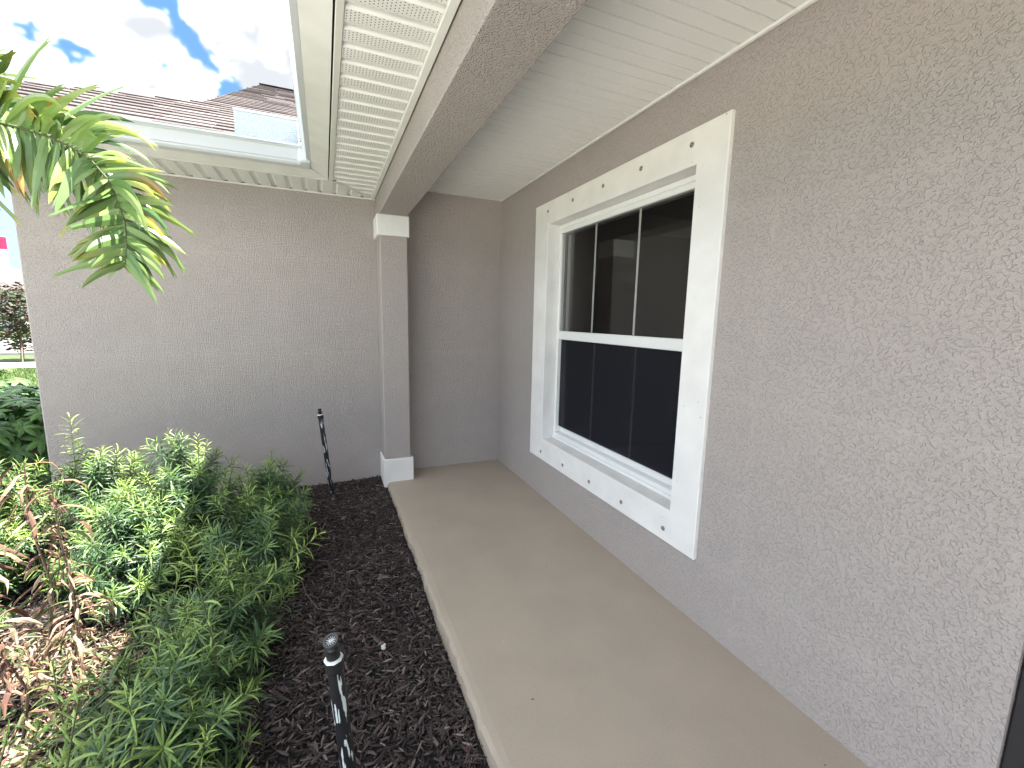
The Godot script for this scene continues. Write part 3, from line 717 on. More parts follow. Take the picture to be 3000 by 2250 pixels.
# ---------------------------------------------------------------- shrubs
var shoots := []
var fresh_shoots := []      # whole shoots of pale new growth
func make_shoots():
	rng.seed = 77
	for k in 15:
		var fresh := k >= 12
		var L: float = [0.22, 0.28, 0.34, 0.40, 0.46, 0.52][k % 6]
		var st := MB.new(); var lf := MB.new()
		var bend := Vector3(rf(-1, 1), 0, rf(-1, 1)) * 0.10 * L
		var at := func(u: float) -> Vector3: return Vector3(0, L * u, 0) + bend * u * u
		var pp := []; var rr := []
		for i in 6:
			pp.append(at.call(i / 5.0)); rr.append(lerp(0.0034, 0.0012, i / 5.0))
		st.tube(pp, rr, 5)
		var count := int(L / (0.0062 if fresh else 0.0044))
		var tipcol := Color(0.25, 0.36, 0.08).lerp(Color(0.15, 0.26, 0.06), rng.randf())
		var young := 0.95 if fresh else rf(0.10, 0.34)
		for i in count:
			var u := 0.10 + 0.90 * (i + 0.5) / count
			var ang := i * 2.39996 + rf(-0.3, 0.3)
			var top: float = clamp((u - 0.80) / 0.20, 0.0, 1.0)
			var elev: float = lerp(rf(-0.05, 0.55), rf(0.75, 1.25), top)      # angle above the level
			var rad := Vector3(cos(ang), 0, sin(ang))
			var dir := (rad * cos(elev) + Vector3.UP * sin(elev)).normalized()
			var len: float = rf(0.066, 0.104) * lerp(1.0, 0.5, top) * (0.75 if u < 0.25 or fresh else 1.0)
			var wid := len * 0.5 * rf(0.078, 0.105)
			var side := dir.cross(rad.cross(Vector3.UP).cross(dir)).normalized()
			side = dir.cross(Vector3.UP).normalized() if abs(dir.y) < 0.97 else Vector3(cos(ang + 1.57), 0, sin(ang + 1.57))
			side = side.rotated(dir, rf(-0.5, 0.5))
			var p: Vector3 = at.call(u)
			var path := [p]; var sides := [side]
			var dd := dir
			var sag := rf(0.10, 0.34)
			for s in 4:
				p += dd * len * 0.25; path.append(p); sides.append(side)
				dd = (dd + Vector3(0, -sag * (s + 0.6) * 0.5, 0)).normalized()
			var g: float = clamp((u - (1.0 - young)) / max(young, 0.01), 0.0, 1.0)
			var base := Color(0.034, 0.086, 0.038).lerp(Color(0.066, 0.128, 0.044), rng.randf())
			var col := base.lerp(tipcol, pow(g, 0.8 if not fresh else 0.35))
			lf.blade(path, [wid * 0.3, wid * 0.9, wid, wid * 0.7, 0.0], sides, 0.22, [col, col, col, col * 1.08])
		(fresh_shoots if fresh else shoots).append([L, lf.add(st.add())])

func shoot(parent: Node3D, base: Vector3, tip: Vector3, fresh := false):
	var d := tip - base; var len := d.length()
	var pick = shoots[rng.randi() % shoots.size()]
	for t in 5:
		var c = shoots[rng.randi() % shoots.size()]
		if abs(c[0] - len) < abs(pick[0] - len): pick = c
	if fresh: pick = fresh_shoots[rng.randi() % fresh_shoots.size()]
	var y := d.normalized(); var x := y.cross(Vector3(0.3, 0.1, 1)).normalized().rotated(y, rf(0, TAU)); var z := x.cross(y)
	var s: float = len / pick[0]
	var sw: float = clamp(s, 0.75, 1.15)
	put("shoot", pick[1], [M.stem, M.leaf], parent, Transform3D(Basis(x * sw, y * s, z * sw), base))

func shrub(x: float, z: float, R: float, h: float, n: int, label: String, hero := [], lean := Vector2.ZERO):
	var y0 := bed(x, z)
	var o := thing("yew_shrub", label, "shrub", Vector3(x, y0, z), "narrow-leaved shrubs in the bed")
	var st := MB.new()
	for k in 6:
		var a := TAU * k / 6.0 + rf(-0.4, 0.4)
		var tip := Vector3(cos(a) * R * 0.55 + lean.x * 0.5, h * rf(0.45, 0.6), sin(a) * R * 0.55 + lean.y * 0.5)
		st.tube([Vector3(cos(a) * 0.02, -0.02, sin(a) * 0.02), tip * Vector3(0.35, 0.5, 0.35), tip], [0.008, 0.006, 0.0035], 6)
	put("branches", st.add(), M.wood, o)
	for k in n:
		var a := k * 2.39996 + rf(-0.35, 0.35)
		var u := (k + 0.5) / n
		var r := R * sqrt(u) * rf(0.85, 1.12)
		var top := h * (1.0 - 0.42 * pow(r / R, 2.2)) * rf(0.72, 1.16)
		var tip := Vector3(cos(a) * r + lean.x, top, sin(a) * r + lean.y)
		var l: float = rf(0.24, 0.46)
		var dir := Vector3(cos(a) * (0.25 + 0.75 * r / R), rf(0.75, 1.25), sin(a) * (0.25 + 0.75 * r / R)).normalized()
		var b := tip - dir * l
		b.y = max(b.y, 0.01)
		shoot(o, b, tip)
		if k % 3 == 0:      # low skirt shoots
			var a2 := a + 0.9
			var t2 := Vector3(cos(a2) * R * rf(0.8, 1.1) + lean.x * 0.6, h * rf(0.18, 0.48), sin(a2) * R * rf(0.8, 1.1) + lean.y * 0.6)
			shoot(o, Vector3(cos(a2) * R * 0.25, h * 0.08, sin(a2) * R * 0.25), t2)
	for k in int(n * 0.16):
		var a := rf(0, TAU); var r := R * sqrt(rng.randf()) * 0.9
		var tp := Vector3(cos(a) * r + lean.x, h * (1.0 - 0.35 * pow(r / R, 2.0)) * rf(0.95, 1.2), sin(a) * r + lean.y)
		shoot(o, tp - Vector3(cos(a) * 0.25 * r / R, 1.0, sin(a) * 0.25 * r / R).normalized() * rf(0.22, 0.34), tp, true)
	for q in hero:
		shoot(o, q[0] - o.position, q[1] - o.position, true)

func build_shrubs():
	make_shoots()
	rng.seed = 501
	shrub(-0.37, -3.10, 0.270, 0.560, 38, "dark green needle-leaved shrub beside the thin riser at the wing wall")
	shrub(-0.8, -3.08, 0.324, 0.717, 42, "needle-leaved shrub by the wing wall, half in sun, second from the thin riser")
	shrub(-1.22, -3.08, 0.324, 0.739, 42, "sunlit needle-leaved shrub by the wing wall with one tall shoot", [[Vector3(-1.34, 0.42, -3.17), Vector3(-1.375, 0.85, -3.24)]])
	shrub(-1.66, -3.06, 0.313, 0.717, 40, "sunlit needle-leaved shrub at the outer corner of the wing wall")
	shrub(-0.42, -2.62, 0.313, 0.515, 40, "shaded needle-leaved shrub at the mulch edge, second from the wing wall")
	shrub(-0.95, -2.66, 0.302, 0.526, 38, "partly sunlit needle-leaved shrub behind the withered weeds")
	shrub(-1.62, -2.7, 0.281, 0.672, 36, "bright sunlit needle-leaved shrub at the left edge of the picture")
	shrub(-0.48, -2.02, 0.295, 0.420, 36, "shaded needle-leaved shrub with one long shoot arching over the mulch", [[Vector3(-0.36, 0.35, -1.78), Vector3(-0.035, 0.615, -1.74)], [Vector3(-0.62, 0.25, -2.02), Vector3(-0.55, 0.56, -2.05)]])
	shrub(-0.52, -1.46, 0.292, 0.470, 40, "nearest needle-leaved shrub with one tall straight shoot", [[Vector3(-0.373, 0.18, -1.58), Vector3(-0.40, 0.665, -1.60)], [Vector3(-0.68, 0.14, -1.42), Vector3(-0.74, 0.50, -1.45)]])
	shrub(-0.72, -1.02, 0.259, 0.448, 34, "needle-leaved shrub in the lower left corner of the picture", [[Vector3(-0.70, 0.2, -1.10), Vector3(-0.66, 0.52, -1.22)], [Vector3(-0.60, 0.18, -1.12), Vector3(-0.585, 0.56, -1.20)], [Vector3(-0.74, 0.18, -1.10), Vector3(-0.70, 0.52, -1.22)]])

# ---------------------------------------------------------------- withered weeds
func weed(base: Vector3, top: Vector3, leaves: int, label: String):
	var o := thing("withered_weed", label, "weed", base, "withered weeds among the shrubs")
	var t := top - base
	var mid := t * 0.5 + Vector3(rf(-0.04, 0.04), 0, rf(-0.04, 0.04))
	var s := MB.new(); s.col = Color(0.17, 0.115, 0.085)
	s.tube([Vector3(0, -0.02, 0), t * 0.25 + (mid - t * 0.5) * 0.6, mid, t * 0.78, t], [0.0058, 0.0050, 0.0044, 0.0032, 0.0018], 6)
	put("stem", s.add(), M.dry, o)
	for k in leaves:
		var u := 0.12 + 0.88 * pow((k + 0.5) / leaves, 0.85)
		var p: Vector3 = t * u + (mid - t * 0.5) * (1.0 - abs(u * 2.0 - 1.0))
		var a := rf(0, TAU)
		var dir := Vector3(cos(a), rf(-0.1, 0.8), sin(a)).normalized()
		var len := rf(0.07, 0.17)
		var m := MB.new()
		var path := [Vector3.ZERO]; var sides := []; var ws := []; var cols := []
		var side := dir.cross(Vector3.UP).normalized()
		sides.append(side)
		var q := Vector3.ZERO
		var tw := rf(-0.7, 0.7)
		var brown := Color(0.20, 0.12, 0.075).lerp(Color(0.40, 0.31, 0.21), rng.randf())
		if rng.randf() < 0.18: brown = Color(0.10, 0.13, 0.05)
		elif rng.randf() < 0.35: brown = Color(0.13, 0.07, 0.05)
		for i in 7:
			q += dir * len / 7.0; path.append(q)
			dir = (dir + Vector3(rf(-0.45, 0.45), -0.36, rf(-0.45, 0.45))).normalized()
			side = side.rotated(dir, tw * 0.45).normalized(); sides.append(side)
		var wm := rf(0.003, 0.0075)
		for i in 8: ws.append(wm * sin(PI * clamp(i / 7.0, 0.04, 0.99)) + 0.0008)
		ws[7] = 0.0
		for i in 7: cols.append(brown * rf(0.85, 1.12))
		m.blade(path, ws, sides, 0.55, cols)
		put("leaf", m.add(), M.dry, o, Transform3D(Basis(), p))

func build_weeds():
	rng.seed = 611
	weed(Vector3(-0.93, bed(-0.93, -2.05), -2.05), Vector3(-0.895, 0.85, -1.95), 54, "tallest straight withered brown weed, right of the two tall ones")
	weed(Vector3(-1.03, bed(-1.03, -2.0), -2.0), Vector3(-0.955, 0.94, -1.95), 57, "tall withered weed with a bent-over top, left of the straight one")
	weed(Vector3(-1.12, bed(-1.12, -1.9), -1.9), Vector3(-1.03, 0.70, -1.86), 72, "shorter brown weed leaning at the left edge of the picture")
	weed(Vector3(-0.98, bed(-0.98, -1.72), -1.72), Vector3(-0.92, 0.56, -1.66), 66, "low tangled brown weed in front of the tall withered ones")
	weed(Vector3(-0.84, bed(-0.84, -1.82), -1.82), Vector3(-0.80, 0.50, -1.80), 57, "low brown weed right beside the shaded shrubs")
	weed(Vector3(-1.12, bed(-1.12, -1.55), -1.55), Vector3(-1.00, 0.46, -1.50), 61, "low brown weed nearest the lower left corner")
	weed(Vector3(-0.88, bed(-0.88, -1.45), -1.45), Vector3(-0.83, 0.26, -1.42), 48, "smallest dry weed in half shade near the front shrub")

# ---------------------------------------------------------------- palm
func leaflet(P: Vector3, T: Vector3, phi: float, len: float, wid: float, g: float) -> ArrayMesh:
	var N := T.cross(Vector3(0, 0, 1)).normalized(); var B := T.cross(N).normalized()
	var out := (N * cos(phi) + B * sin(phi)).normalized()
	var dir := (T * rf(0.35, 0.7) + out).normalized()
	var side := dir.cross(Vector3(rf(-0.8, 0.8), rf(-0.3, 0.7), 1.0)).normalized()
	var green := Color(0.075, 0.155, 0.045).lerp(Color(0.19, 0.285, 0.08), rng.randf())
	var tipc := green.lerp(Color(0.30, 0.30, 0.03), rf(0.0, 0.9)) if rng.randf() < 0.55 else green
	if rng.randf() < 0.05: tipc = Color(0.32, 0.17, 0.03)
	var path := [Vector3.ZERO]; var sides := [side]; var cols := []; var ws := [wid * 0.22]
	var p := Vector3.ZERO
	for i in 7:
		var u := (i + 1) / 7.0
		p += dir * len / 7.0; path.append(p)
		dir = (dir + Vector3(0, -g * (0.4 + u), 0)).normalized()
		side = (side - dir * side.dot(dir)).normalized(); sides.append(side)
		ws.append(wid * sin(PI * pow(lerp(0.12, 0.97, u), 0.85)) * 0.95 + wid * 0.05)
		cols.append(green.lerp(tipc, clamp(u * 1.6 - 0.5, 0.0, 1.0)))
	var m := MB.new()
	if rng.randf() < 0.5: ws[7] = wid * 0.45      # torn, blunt end
	else: ws[7] = 0.0
	m.blade(path, ws, sides, 0.20, cols)
	if ws[7] > 0.0:      # two ragged teeth
		for s in [-1.0, 1.0]:
			m.tri(p, p + side * ws[7] * s, p + dir * len * 0.10 + side * ws[7] * s * 0.7, side.cross(dir))
	return m.add()

func frond(parent: Node3D, pts: Array, count: int, l0: float, l1: float, u0: float, label := ""):
	var fr := holder("frond", parent, label)
	var cv := Curve3D.new()
	for k in pts.size():
		var tg: Vector3 = (pts[min(k + 1, pts.size() - 1)] - pts[max(k - 1, 0)]) * 0.17
		cv.add_point(pts[k], -tg, tg)
	var L := cv.get_baked_length()
	var path := []; var rr := []
	for k in 25:
		path.append(cv.sample_baked(L * k / 24.0)); rr.append(lerp(0.011, 0.0018, k / 24.0))
	var m := MB.new(); m.tube(path, rr, 6)
	put("rachis", m.add(), M.stem, fr)
	var all := MB.new()
	for k in count:
		var u := lerpf(u0, 1.0, (k + 0.5) / count)
		var s := L * u
		var P := cv.sample_baked(s); var T := (cv.sample_baked(min(s + 0.02, L)) - cv.sample_baked(max(s - 0.02, 0.0))).normalized()
		var phi := (0.0 if k % 2 == 0 else PI) + rf(-1.0, 1.0)
		var len: float = lerp(l0, l1, pow((u - u0) / (1.0 - u0), 1.4)) * rf(0.62, 1.15)
		var lm := leaflet(P, T, phi, len, rf(0.018, 0.027) * lerp(1.0, 0.62, u), lerp(0.20, 0.10, u) * rf(0.3, 1.9) * (0.7 if k % 2 == 0 else 1.2))
		put("leaflet", lm, M.palm_leaf, fr, Transform3D(Basis(), P))

func build_palm():
	rng.seed = 811
	var o := thing("palm_tree", "palm with arching green frond hanging in from the left edge", "palm tree", Vector3(-2.05, -0.06, -2.66))
	var m := MB.new()
	var pp := []; var rr := []
	for k in 15:
		pp.append(Vector3(0.01 * sin(k), 1.75 * k / 14.0, 0)); rr.append(lerp(0.075, 0.05, k / 14.0) + (0.005 if k % 2 else 0.0))
	m.tube(pp, rr, 12)
	put("trunk", m.add(), M.wood, o)
	var q := o.position
	var f1 := [Vector3(-2.05, 1.66, -2.66), Vector3(-1.75, 1.92, -2.30), Vector3(-1.40, 2.07, -2.27), Vector3(-1.12, 2.11, -2.25), Vector3(-1.03, 2.105, -2.25), Vector3(-0.903, 2.074, -2.22), Vector3(-0.779, 2.017, -2.18), Vector3(-0.709, 1.924, -2.15), Vector3(-0.666, 1.79, -2.12), Vector3(-0.662, 1.69, -2.1), Vector3(-0.675, 1.61, -2.1)]
	for k in f1.size(): f1[k] -= q
	frond(o, f1, 230, 0.37, 0.17, 0.40, "long arching frond reaching across the wing wall")
	var f2 := [Vector3(-2.05, 1.66, -2.66), Vector3(-1.70, 2.02, -2.40), Vector3(-1.35, 2.22, -2.42), Vector3(-1.16, 2.33, -2.42), Vector3(-1.08, 2.32, -2.40)]
	for k in f2.size(): f2[k] -= q
	frond(o, f2, 110, 0.26, 0.16, 0.35, "upper frond with leaf tips at the left edge")
	var f3 := [Vector3(-2.05, 1.66, -2.66), Vector3(-2.4, 2.1, -2.5), Vector3(-2.9, 2.2, -2.7), Vector3(-3.2, 1.8, -2.8)]
	for k in f3.size(): f3[k] -= q
	frond(o, f3, 90, 0.27, 0.15, 0.3)
	var f4 := [Vector3(-2.05, 1.66, -2.66), Vector3(-2.2, 2.1, -2.0), Vector3(-2.4, 2.2, -1.5), Vector3(-2.5, 1.8, -1.2)]
	for k in f4.size(): f4[k] -= q
	frond(o, f4, 90, 0.27, 0.15, 0.3)

# ---------------------------------------------------------------- sprinkler risers and small things
func riser(base: Vector3, top: Vector3, r: float, label: String, nozzle: bool):
	var o := thing("sprinkler_riser", label, "sprinkler", base, "sprinkler risers in the mulch")
	var d := top - base; var L := d.length()
	var y := d.normalized(); var x := y.cross(Vector3(0, 0, 1)).normalized(); var z := x.cross(y)
	o.basis = Basis(x, y, z)
	var m := MB.new()
	m.lathe([Vector2(r, -0.08), Vector2(r, L - 0.062)], 20)
	put("pipe", m.add(), M.pipe, o)
	m = MB.new()
	m.lathe([Vector2(r, L - 0.080), Vector2(r * 1.20, L - 0.072), Vector2(r * 1.22, L - 0.045)], 20)
	put("coupling", m.add(), M.black, o)
	m = MB.new()
	m.lathe([Vector2(r * 1.22, L - 0.045), Vector2(r * 1.16, L - 0.0395), Vector2(r * 0.8, L - 0.039)], 8)
	put("bushing", m.add(), M.pvc, o)
	m = MB.new()
	if nozzle:
		m.lathe([Vector2(r * 0.86, L - 0.039), Vector2(r * 0.86, L - 0.024), Vector2(r * 1.02, L - 0.0235), Vector2(r * 1.02, L - 0.015), Vector2(r * 0.7, L - 0.0145), Vector2(r * 0.55, L - 0.008), Vector2(r * 0.55, L + 0.004)], 20)
		put("nozzle_body", m.add(), M.black, o)
		var h := holder("nozzle_head", o)
		h.transform = Transform3D(Basis(Vector3(1, 0, 0), 0.36) * Basis(Vector3(0, 0, 1), 0.14), Vector3(0, L + 0.004, 0))
		m = MB.new()
		m.lathe([Vector2(r * 0.55, -0.002), Vector2(r * 0.94, 0.0), Vector2(r * 0.98, 0.010), Vector2(r * 0.94, 0.012), Vector2(r * 0.66, 0.012), Vector2(r * 0.64, 0.008), Vector2(0, 0.008)], 24)
		put("rim", m.add(), M.grey_plastic, h)
		for k in 12:
			var s := MB.new(); s.box(Vector3(r * 0.06, 0.0082, -0.0004), Vector3(r * 0.63, 0.0098, 0.0004), 0.0002)
			put("spoke", s.add(), M.pvc, h, Transform3D(Basis(Vector3.UP, TAU * k / 12.0), Vector3.ZERO))
		m = MB.new(); m.lathe([Vector2(r * 0.1, 0.008), Vector2(r * 0.09, 0.011), Vector2(0, 0.0115)], 10)
		put("screw", m.add(), M.steel, h)
	else:
		m.lathe([Vector2(r * 0.7, L - 0.039), Vector2(r * 0.86, L - 0.030), Vector2(r * 0.86, L - 0.018), Vector2(r * 0.55, L - 0.016), Vector2(r * 0.55, L - 0.006), Vector2(r * 0.75, L - 0.005), Vector2(r * 0.7, L + 0.004), Vector2(0, L + 0.005)], 14)
		put("nozzle_body", m.add(), M.black, o)

func build_small():
	rng.seed = 911
	riser(Vector3(0.030, -0.05, -1.14), Vector3(-0.0165, 0.585, -1.14), 0.0205, "black sprinkler riser nearest the camera with flaking white paint and round nozzle", true)
	riser(Vector3(0.004, -0.05, -3.70), Vector3(-0.063, 0.71, -3.70), 0.0185, "thin black sprinkler riser leaning by the wing wall", false)
	# crumbs of leaf on the slab
	for p in [[Vector3(1.48, 0, -3.70), "dark leaf crumb on the slab near the inner corner", Color(0.06, 0.05, 0.03)], [Vector3(0.695, 0, -2.89), "dark leaf crumb on the slab near its mulch edge", Color(0.06, 0.04, 0.03)], [Vector3(0.688, 0, -1.64), "pale curled leaf crumb in the middle of the slab", Color(0.5, 0.45, 0.38)], [Vector3(1.152, 0, -2.108), "tiny dark leaf crumb on the slab below the window", Color(0.08, 0.06, 0.04)], [Vector3(0.679, 0, -1.316), "leaf crumb on the slab nearest the camera", Color(0.13, 0.10, 0.07)]]:
		var m := MB.new()
		var a := rf(0, TAU); var L := rf(0.010, 0.016)
		var d := Vector3(cos(a), 0, sin(a)); var s := Vector3(-sin(a), 0.2, cos(a))
		m.blade([-d * L * 0.5 + Vector3(0, 0.0015, 0), Vector3(0, 0.004, 0), d * L * 0.5 + Vector3(0, 0.002, 0)], [0.0008, L * 0.25, 0.0], [s, s, s], 0.3, [p[2], p[2]])
		var o := put("leaf_crumb", m.add(), M.dry, self, Transform3D(Basis(), p[0]))
		tag(o, p[1], "leaf crumb", "leaf crumbs on the porch slab")
	# pale runner of dry stem over the mulch
	var t := MB.new(); t.col = Color(0.16, 0.13, 0.10)
	var pts := [Vector3(-0.17, 0.10, -2.36), Vector3(-0.145, 0.0, -2.34), Vector3(-0.09, -0.028, -2.235), Vector3(-0.03, -0.027, -2.195), Vector3(0.01, -0.026, -2.215), Vector3(0.033, -0.015, -2.318)]
	t.tube(pts, [0.0016, 0.0018, 0.0018, 0.0016, 0.0014, 0.0008], 5)
	tag(put("dry_tendril", t.add(), M.dry, self), "thin pale dry tendril curling over the mulch", "tendril")
	var w := MB.new()
	for k in 7:
		var c := Vector3(rf(-0.009, 0.009), rf(0.0, 0.008), rf(-0.009, 0.009))
		w.lathe([Vector2(0, -0.007), Vector2(0.006, -0.003), Vector2(0.006, 0.003), Vector2(0, 0.007)], 6, Transform3D(Basis(Vector3(1, 0, 0), rf(0, 3)), c))
	tag(put("white_lint", w.add(), mat(lin(0.55, 0.55, 0.53), 0.9), self, Transform3D(Basis(), Vector3(0.189, -0.036, -1.847))), "small white crumbly clod lying in the mulch", "clod")

# ---------------------------------------------------------------- beyond the wing
func build_far():
	rng.seed = 1001
	# big-leaved hedge plants
	var wh := []
	for v in 4:
		var m := MB.new()
		for k in 7:
			var a := TAU * k / 7.0 + rf(-0.15, 0.15)
			var d := Vector3(cos(a), rf(0.1, 0.3), sin(a)).normalized(); var s := Vector3(-sin(a), 0, cos(a))
			var p := Vector3.ZERO; var path := [p]; var L := rf(0.10, 0.15)
			for i in 4:
				p += d * L / 4.0; path.append(p); d = (d + Vector3(0, -0.22, 0)).normalized()
			var c := Color(0.045, 0.115, 0.025).lerp(Color(0.085, 0.19, 0.035), rng.randf())
			m.blade(path, [0.004, 0.016, 0.021, 0.016, 0.0], [s, s, s, s, s], 0.18, [c, c, c, c])
		wh.append(m.add())
	var spots := [[Vector3(-2.45, -0.1, -5.0), "glossy hand-leaved hedge plant hard against the wing corner"], [Vector3(-2.75, -0.1, -5.6), "glossy hand-leaved hedge plant second from the wing corner"], [Vector3(-3.2, -0.1, -6.1), "glossy hand-leaved hedge plant third from the wing corner"], [Vector3(-3.5, -0.1, -6.9), "glossy hand-leaved hedge plant farthest from the wing corner"], [Vector3(-2.7, -0.1, -4.6), "lower hand-leaved hedge plant nearest the needle-leaved shrubs"]]
	for q in spots:
		var o := thing("umbrella_plant", q[1], "hedge plant", q[0], "hand-leaved hedge plants past the wing")
		var st := MB.new()
		for k in 6:
			var a := TAU * k / 6.0
			st.tube([Vector3(cos(a) * 0.05, 0, sin(a) * 0.05), Vector3(cos(a) * 0.22, 0.62, sin(a) * 0.22)], [0.01, 0.005], 5)
		put("stems", st.add(), M.wood, o)
		for k in 58:
			var a := k * 2.39996; var u := (k + 0.5) / 58.0
			var ph := acos(1.0 - u * 1.25)
			var p := Vector3(sin(ph) * cos(a) * 0.42, 0.42 + cos(ph) * 0.42, sin(ph) * sin(a) * 0.42) * rf(0.82, 1.06)
			var nrm := (p - Vector3(0, 0.2, 0)).normalized()
			var x := nrm.cross(Vector3(0.2, 0.3, 1)).normalized().rotated(nrm, rf(0, TAU))
			put("leaf_whorl", wh[k % 4], M.leaf, o, Transform3D(Basis(x, nrm, x.cross(nrm)) * rf(0.85, 1.2), p))
	# young street tree with two stakes
	var tr := thing("street_tree", "young staked tree with reddish green leaves by the sidewalk", "tree", Vector3(-8.5, -0.1, -18.0))
	var tm := MB.new()
	tm.tube([Vector3(0, 0, 0), Vector3(0.03, 0.55, 0), Vector3(-0.04, 1.1, 0.03), Vector3(0.02, 1.9, 0)], [0.045, 0.036, 0.028, 0.012], 8)
	for k in 9:
		var a := k * 2.4; var y := 0.7 + k * 0.13
		tm.tube([Vector3(0, y, 0), Vector3(cos(a) * 0.28, y + 0.30, sin(a) * 0.28), Vector3(cos(a) * 0.5, y + 0.48, sin(a) * 0.5)], [0.014, 0.009, 0.004], 5)
	put("trunk", tm.add(), M.wood, tr)
	var cr := MB.new()
	for k in 4200:
		var p := Vector3(rf(-1, 1), rf(-1, 1), rf(-1, 1))
		if p.length() > 1.0: continue
		p = p * Vector3(0.72, 1.05, 0.72) + Vector3(0, 1.32, 0)
		var a := rf(0, TAU); var d := Vector3(cos(a), rf(-0.6, 0.5), sin(a)).normalized(); var s := d.cross(Vector3(rf(-1, 1), 1, rf(-1, 1))).normalized()
		var L := rf(0.10, 0.17)
		var c := Color(0.022, 0.040, 0.014).lerp(Color(0.06, 0.085, 0.028), rng.randf())
		if rng.randf() < 0.3: c = Color(0.08, 0.03, 0.025)
		cr.blade([p, p + d * L * 0.5, p + d * L], [0.004, L * 0.26, 0.0], [s, s, s], 0.2, [c, c])
	var cm2 := mat(Color.WHITE, 0.6); cm2.vertex_color_use_as_albedo = true; cm2.backlight = Color(0.2, 0.25, 0.1)
	put("crown", cr.add(), cm2, tr)
	var k1 := MB.new(); k1.tube([Vector3(-0.75, 0.0, 1.0), Vector3(0.0, 0.95, 0.0)], [0.02, 0.02], 6)
	put("stake", k1.add(), M.wood, tr)
	var k2 := MB.new(); k2.tube([Vector3(0.42, 0.0, 0.9), Vector3(0.05, 0.95, 0.0)], [0.02, 0.02], 6)
	put("stake", k2.add(), M.wood, tr)
	# flag
	var fl := thing("flag", "red and white flag on a pole above the street tree", "flag", Vector3(-15.9, -0.1, -30.0))
	var pm := MB.new(); pm.tube([Vector3(0, 0, 0), Vector3(0, 5.4, 0)], [0.05, 0.035], 8); put("pole", pm.add(), M.pvc, fl)
	var red := mat(lin(0.62, 0.035, 0.12), 0.8); var white := mat(lin(0.75, 0.77, 0.8), 0.8)
	for b in [[4.42, 5.0, red, "stripe"], [3.36, 4.40, white, "stripe"], [5.0, 5.06, white, "hem"], [3.30, 3.36, white, "hem"]]:
		var c := MB.new()
		for i in 10:
			var u0 := i / 10.0; var u1 := (i + 1) / 10.0
			var f0 := Vector3(0.05 + u0 * 1.75, 0, 0.12 * sin(u0 * 9.0)); var f1 := Vector3(0.05 + u1 * 1.75, 0, 0.12 * sin(u1 * 9.0))
			c.quad(f0 + Vector3(0, b[0], 0), f1 + Vector3(0, b[0], 0), f1 + Vector3(0, b[1], 0), f0 + Vector3(0, b[1], 0), Vector3.BACK)
		put(b[3], c.add(), b[2], fl)
	# red car parked over the road, seen behind the tree
	var car := thing("parked_car", "red car parked across the road behind the street tree", "car", Vector3(-20.6, -0.094, -31.2))
	var body := MB.new()
	var prof := [Vector2(-2.1, 0.30), Vector2(-2.15, 0.62), Vector2(-1.95, 0.86), Vector2(-1.35, 0.95), Vector2(1.05, 0.98), Vector2(2.0, 0.84), Vector2(2.15, 0.60), Vector2(2.1, 0.30)]
	var ca := []; var cb := []
	for p in prof:
		ca.append(Vector3(p.x, p.y, -0.88)); cb.append(Vector3(p.x, p.y, 0.88))
	body.sweep(prof, Vector3.RIGHT, Vector3.UP, ca, cb, Vector2(0, 0.6))
	for s in [-1.0, 1.0]:
		for k in range(1, prof.size() - 1):
			body.tri(Vector3(prof[0].x, prof[0].y, 0.88 * s), Vector3(prof[k].x, prof[k].y, 0.88 * s), Vector3(prof[k + 1].x, prof[k + 1].y, 0.88 * s), Vector3(0, 0, s))
	var paint := mat(lin(0.55, 0.02, 0.035), 0.25); paint.clearcoat_enabled = true
	put("body", body.add(), paint, car)
	var cabp := [Vector2(-1.3, 0.95), Vector2(-0.85, 1.42), Vector2(0.55, 1.45), Vector2(1.15, 0.97)]
	var cab := MB.new(); ca = []; cb = []
	for p in cabp:
		ca.append(Vector3(p.x, p.y, -0.78)); cb.append(Vector3(p.x, p.y, 0.78))
	cab.sweep(cabp, Vector3.RIGHT, Vector3.UP, ca, cb, Vector2(0, 1.1))
	for s in [-1.0, 1.0]: cab.quad(Vector3(cabp[0].x, cabp[0].y, 0.78 * s), Vector3(cabp[1].x, cabp[1].y, 0.78 * s), Vector3(cabp[2].x, cabp[2].y, 0.78 * s), Vector3(cabp[3].x, cabp[3].y, 0.78 * s), Vector3(0, 0, s))
	put("cabin", cab.add(), paint, car)
	boxpart("side_window", Vector3(-0.85, 1.0, 0.785), Vector3(-0.15, 1.34, 0.80), M.gasket, car, 0.01)
	boxpart("side_window", Vector3(-0.08, 1.0, 0.785), Vector3(0.65, 1.34, 0.80), M.gasket, car, 0.01)
	for x in [-1.3, 1.3]:
		for z in [-0.80, 0.80]:
			var wm := MB.new(); wm.lathe([Vector2(0, -0.11), Vector2(0.30, -0.11), Vector2(0.33, -0.08), Vector2(0.33, 0.08), Vector2(0.30, 0.11), Vector2(0.18, 0.112), Vector2(0, 0.10)], 18)
			put("wheel", wm.add(), M.gasket, car, Transform3D(Basis(Vector3.RIGHT, PI / 2), Vector3(x, 0.33, z)))
	# pale house across the road
	var nh := thing("neighbor_house", "pale house with grey roof far across the road", "house", Vector3(-27.0, -0.1, -48.0))
	boxpart("wall", Vector3(-7, 0, -5), Vector3(7, 3.0, 5), mat(lin(0.62, 0.62, 0.60), 0.9), nh, 0.02)
	var rm := MB.new()
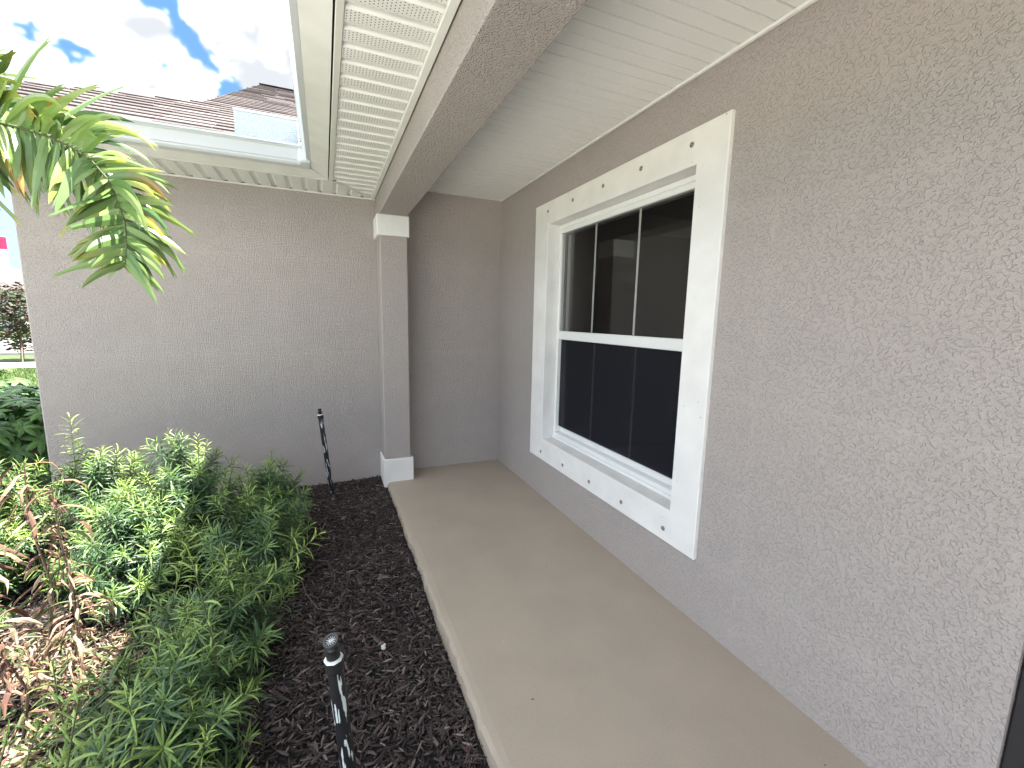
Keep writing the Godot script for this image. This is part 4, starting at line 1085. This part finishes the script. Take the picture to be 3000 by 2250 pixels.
	var A := Vector3(-7.6, 2.9, 5.6); var B2 := Vector3(7.6, 2.9, 5.6); var C := Vector3(7.6, 2.9, -5.6); var D := Vector3(-7.6, 2.9, -5.6); var R0 := Vector3(-3.0, 5.4, 0); var R1 := Vector3(3.0, 5.4, 0)
	rm.quad(A, B2, R1, R0, Vector3(0, 1, 1)); rm.quad(C, D, R0, R1, Vector3(0, 1, -1)); rm.tri(B2, C, R1, Vector3(1, 1, 0)); rm.tri(D, A, R0, Vector3(-1, 1, 0)); rm.quad(A, B2, C, D, Vector3.DOWN)
	put("roof", rm.add(), M.shingle[1], nh)
	for x in [-4.5, 0.5, 4.2]:
		var wn := boxpart("window", Vector3(x - 0.8, 0.9, 5.0), Vector3(x + 0.8, 2.2, 5.06), M.vinyl, nh, 0.01)
		boxpart("pane", Vector3(x - 0.7, 1.0, 5.061), Vector3(x + 0.7, 2.1, 5.07), M.gasket, wn, 0.002)
	# grass blades on the strip of lawn in view
	var bl := MB.new()
	bl.blade([Vector3.ZERO, Vector3(0, 0.5, 0.06), Vector3(0, 0.95, 0.22)], [0.05, 0.04, 0.0], [Vector3.RIGHT, Vector3.RIGHT, Vector3.RIGHT], 0.1, [Color.WHITE, Color.WHITE])
	var xs := []; var cs := []
	for k in 16000:
		var z := rf(-15.4, -6.0); var x := z * rf(0.44, 0.56)
		var s := rf(0.04, 0.09)
		xs.append(Transform3D((Basis(Vector3.UP, rf(0, TAU)) * Basis(Vector3.RIGHT, rf(-0.4, 0.4))).scaled_local(Vector3(0.10, s, s)), Vector3(x, -0.10, z)))
		cs.append(Color(0.07, 0.13, 0.025).lerp(Color(0.15, 0.22, 0.06), rng.randf()))
	tag(multi("lawn_grass", bl.add(), M.leaf, xs, cs), "short green lawn grass past the wing", "grass", "", "stuff")

func _ready():
	light_and_camera()
	make_materials()
	build_ground()
	house = thing("stucco_house", "greige stucco house with covered porch, white eaves and window", "house")
	build_walls()
	build_eaves()
	build_roof()
	build_window()
	build_mulch()
	build_shrubs()
	build_weeds()
	build_palm()
	build_small()
	build_far()
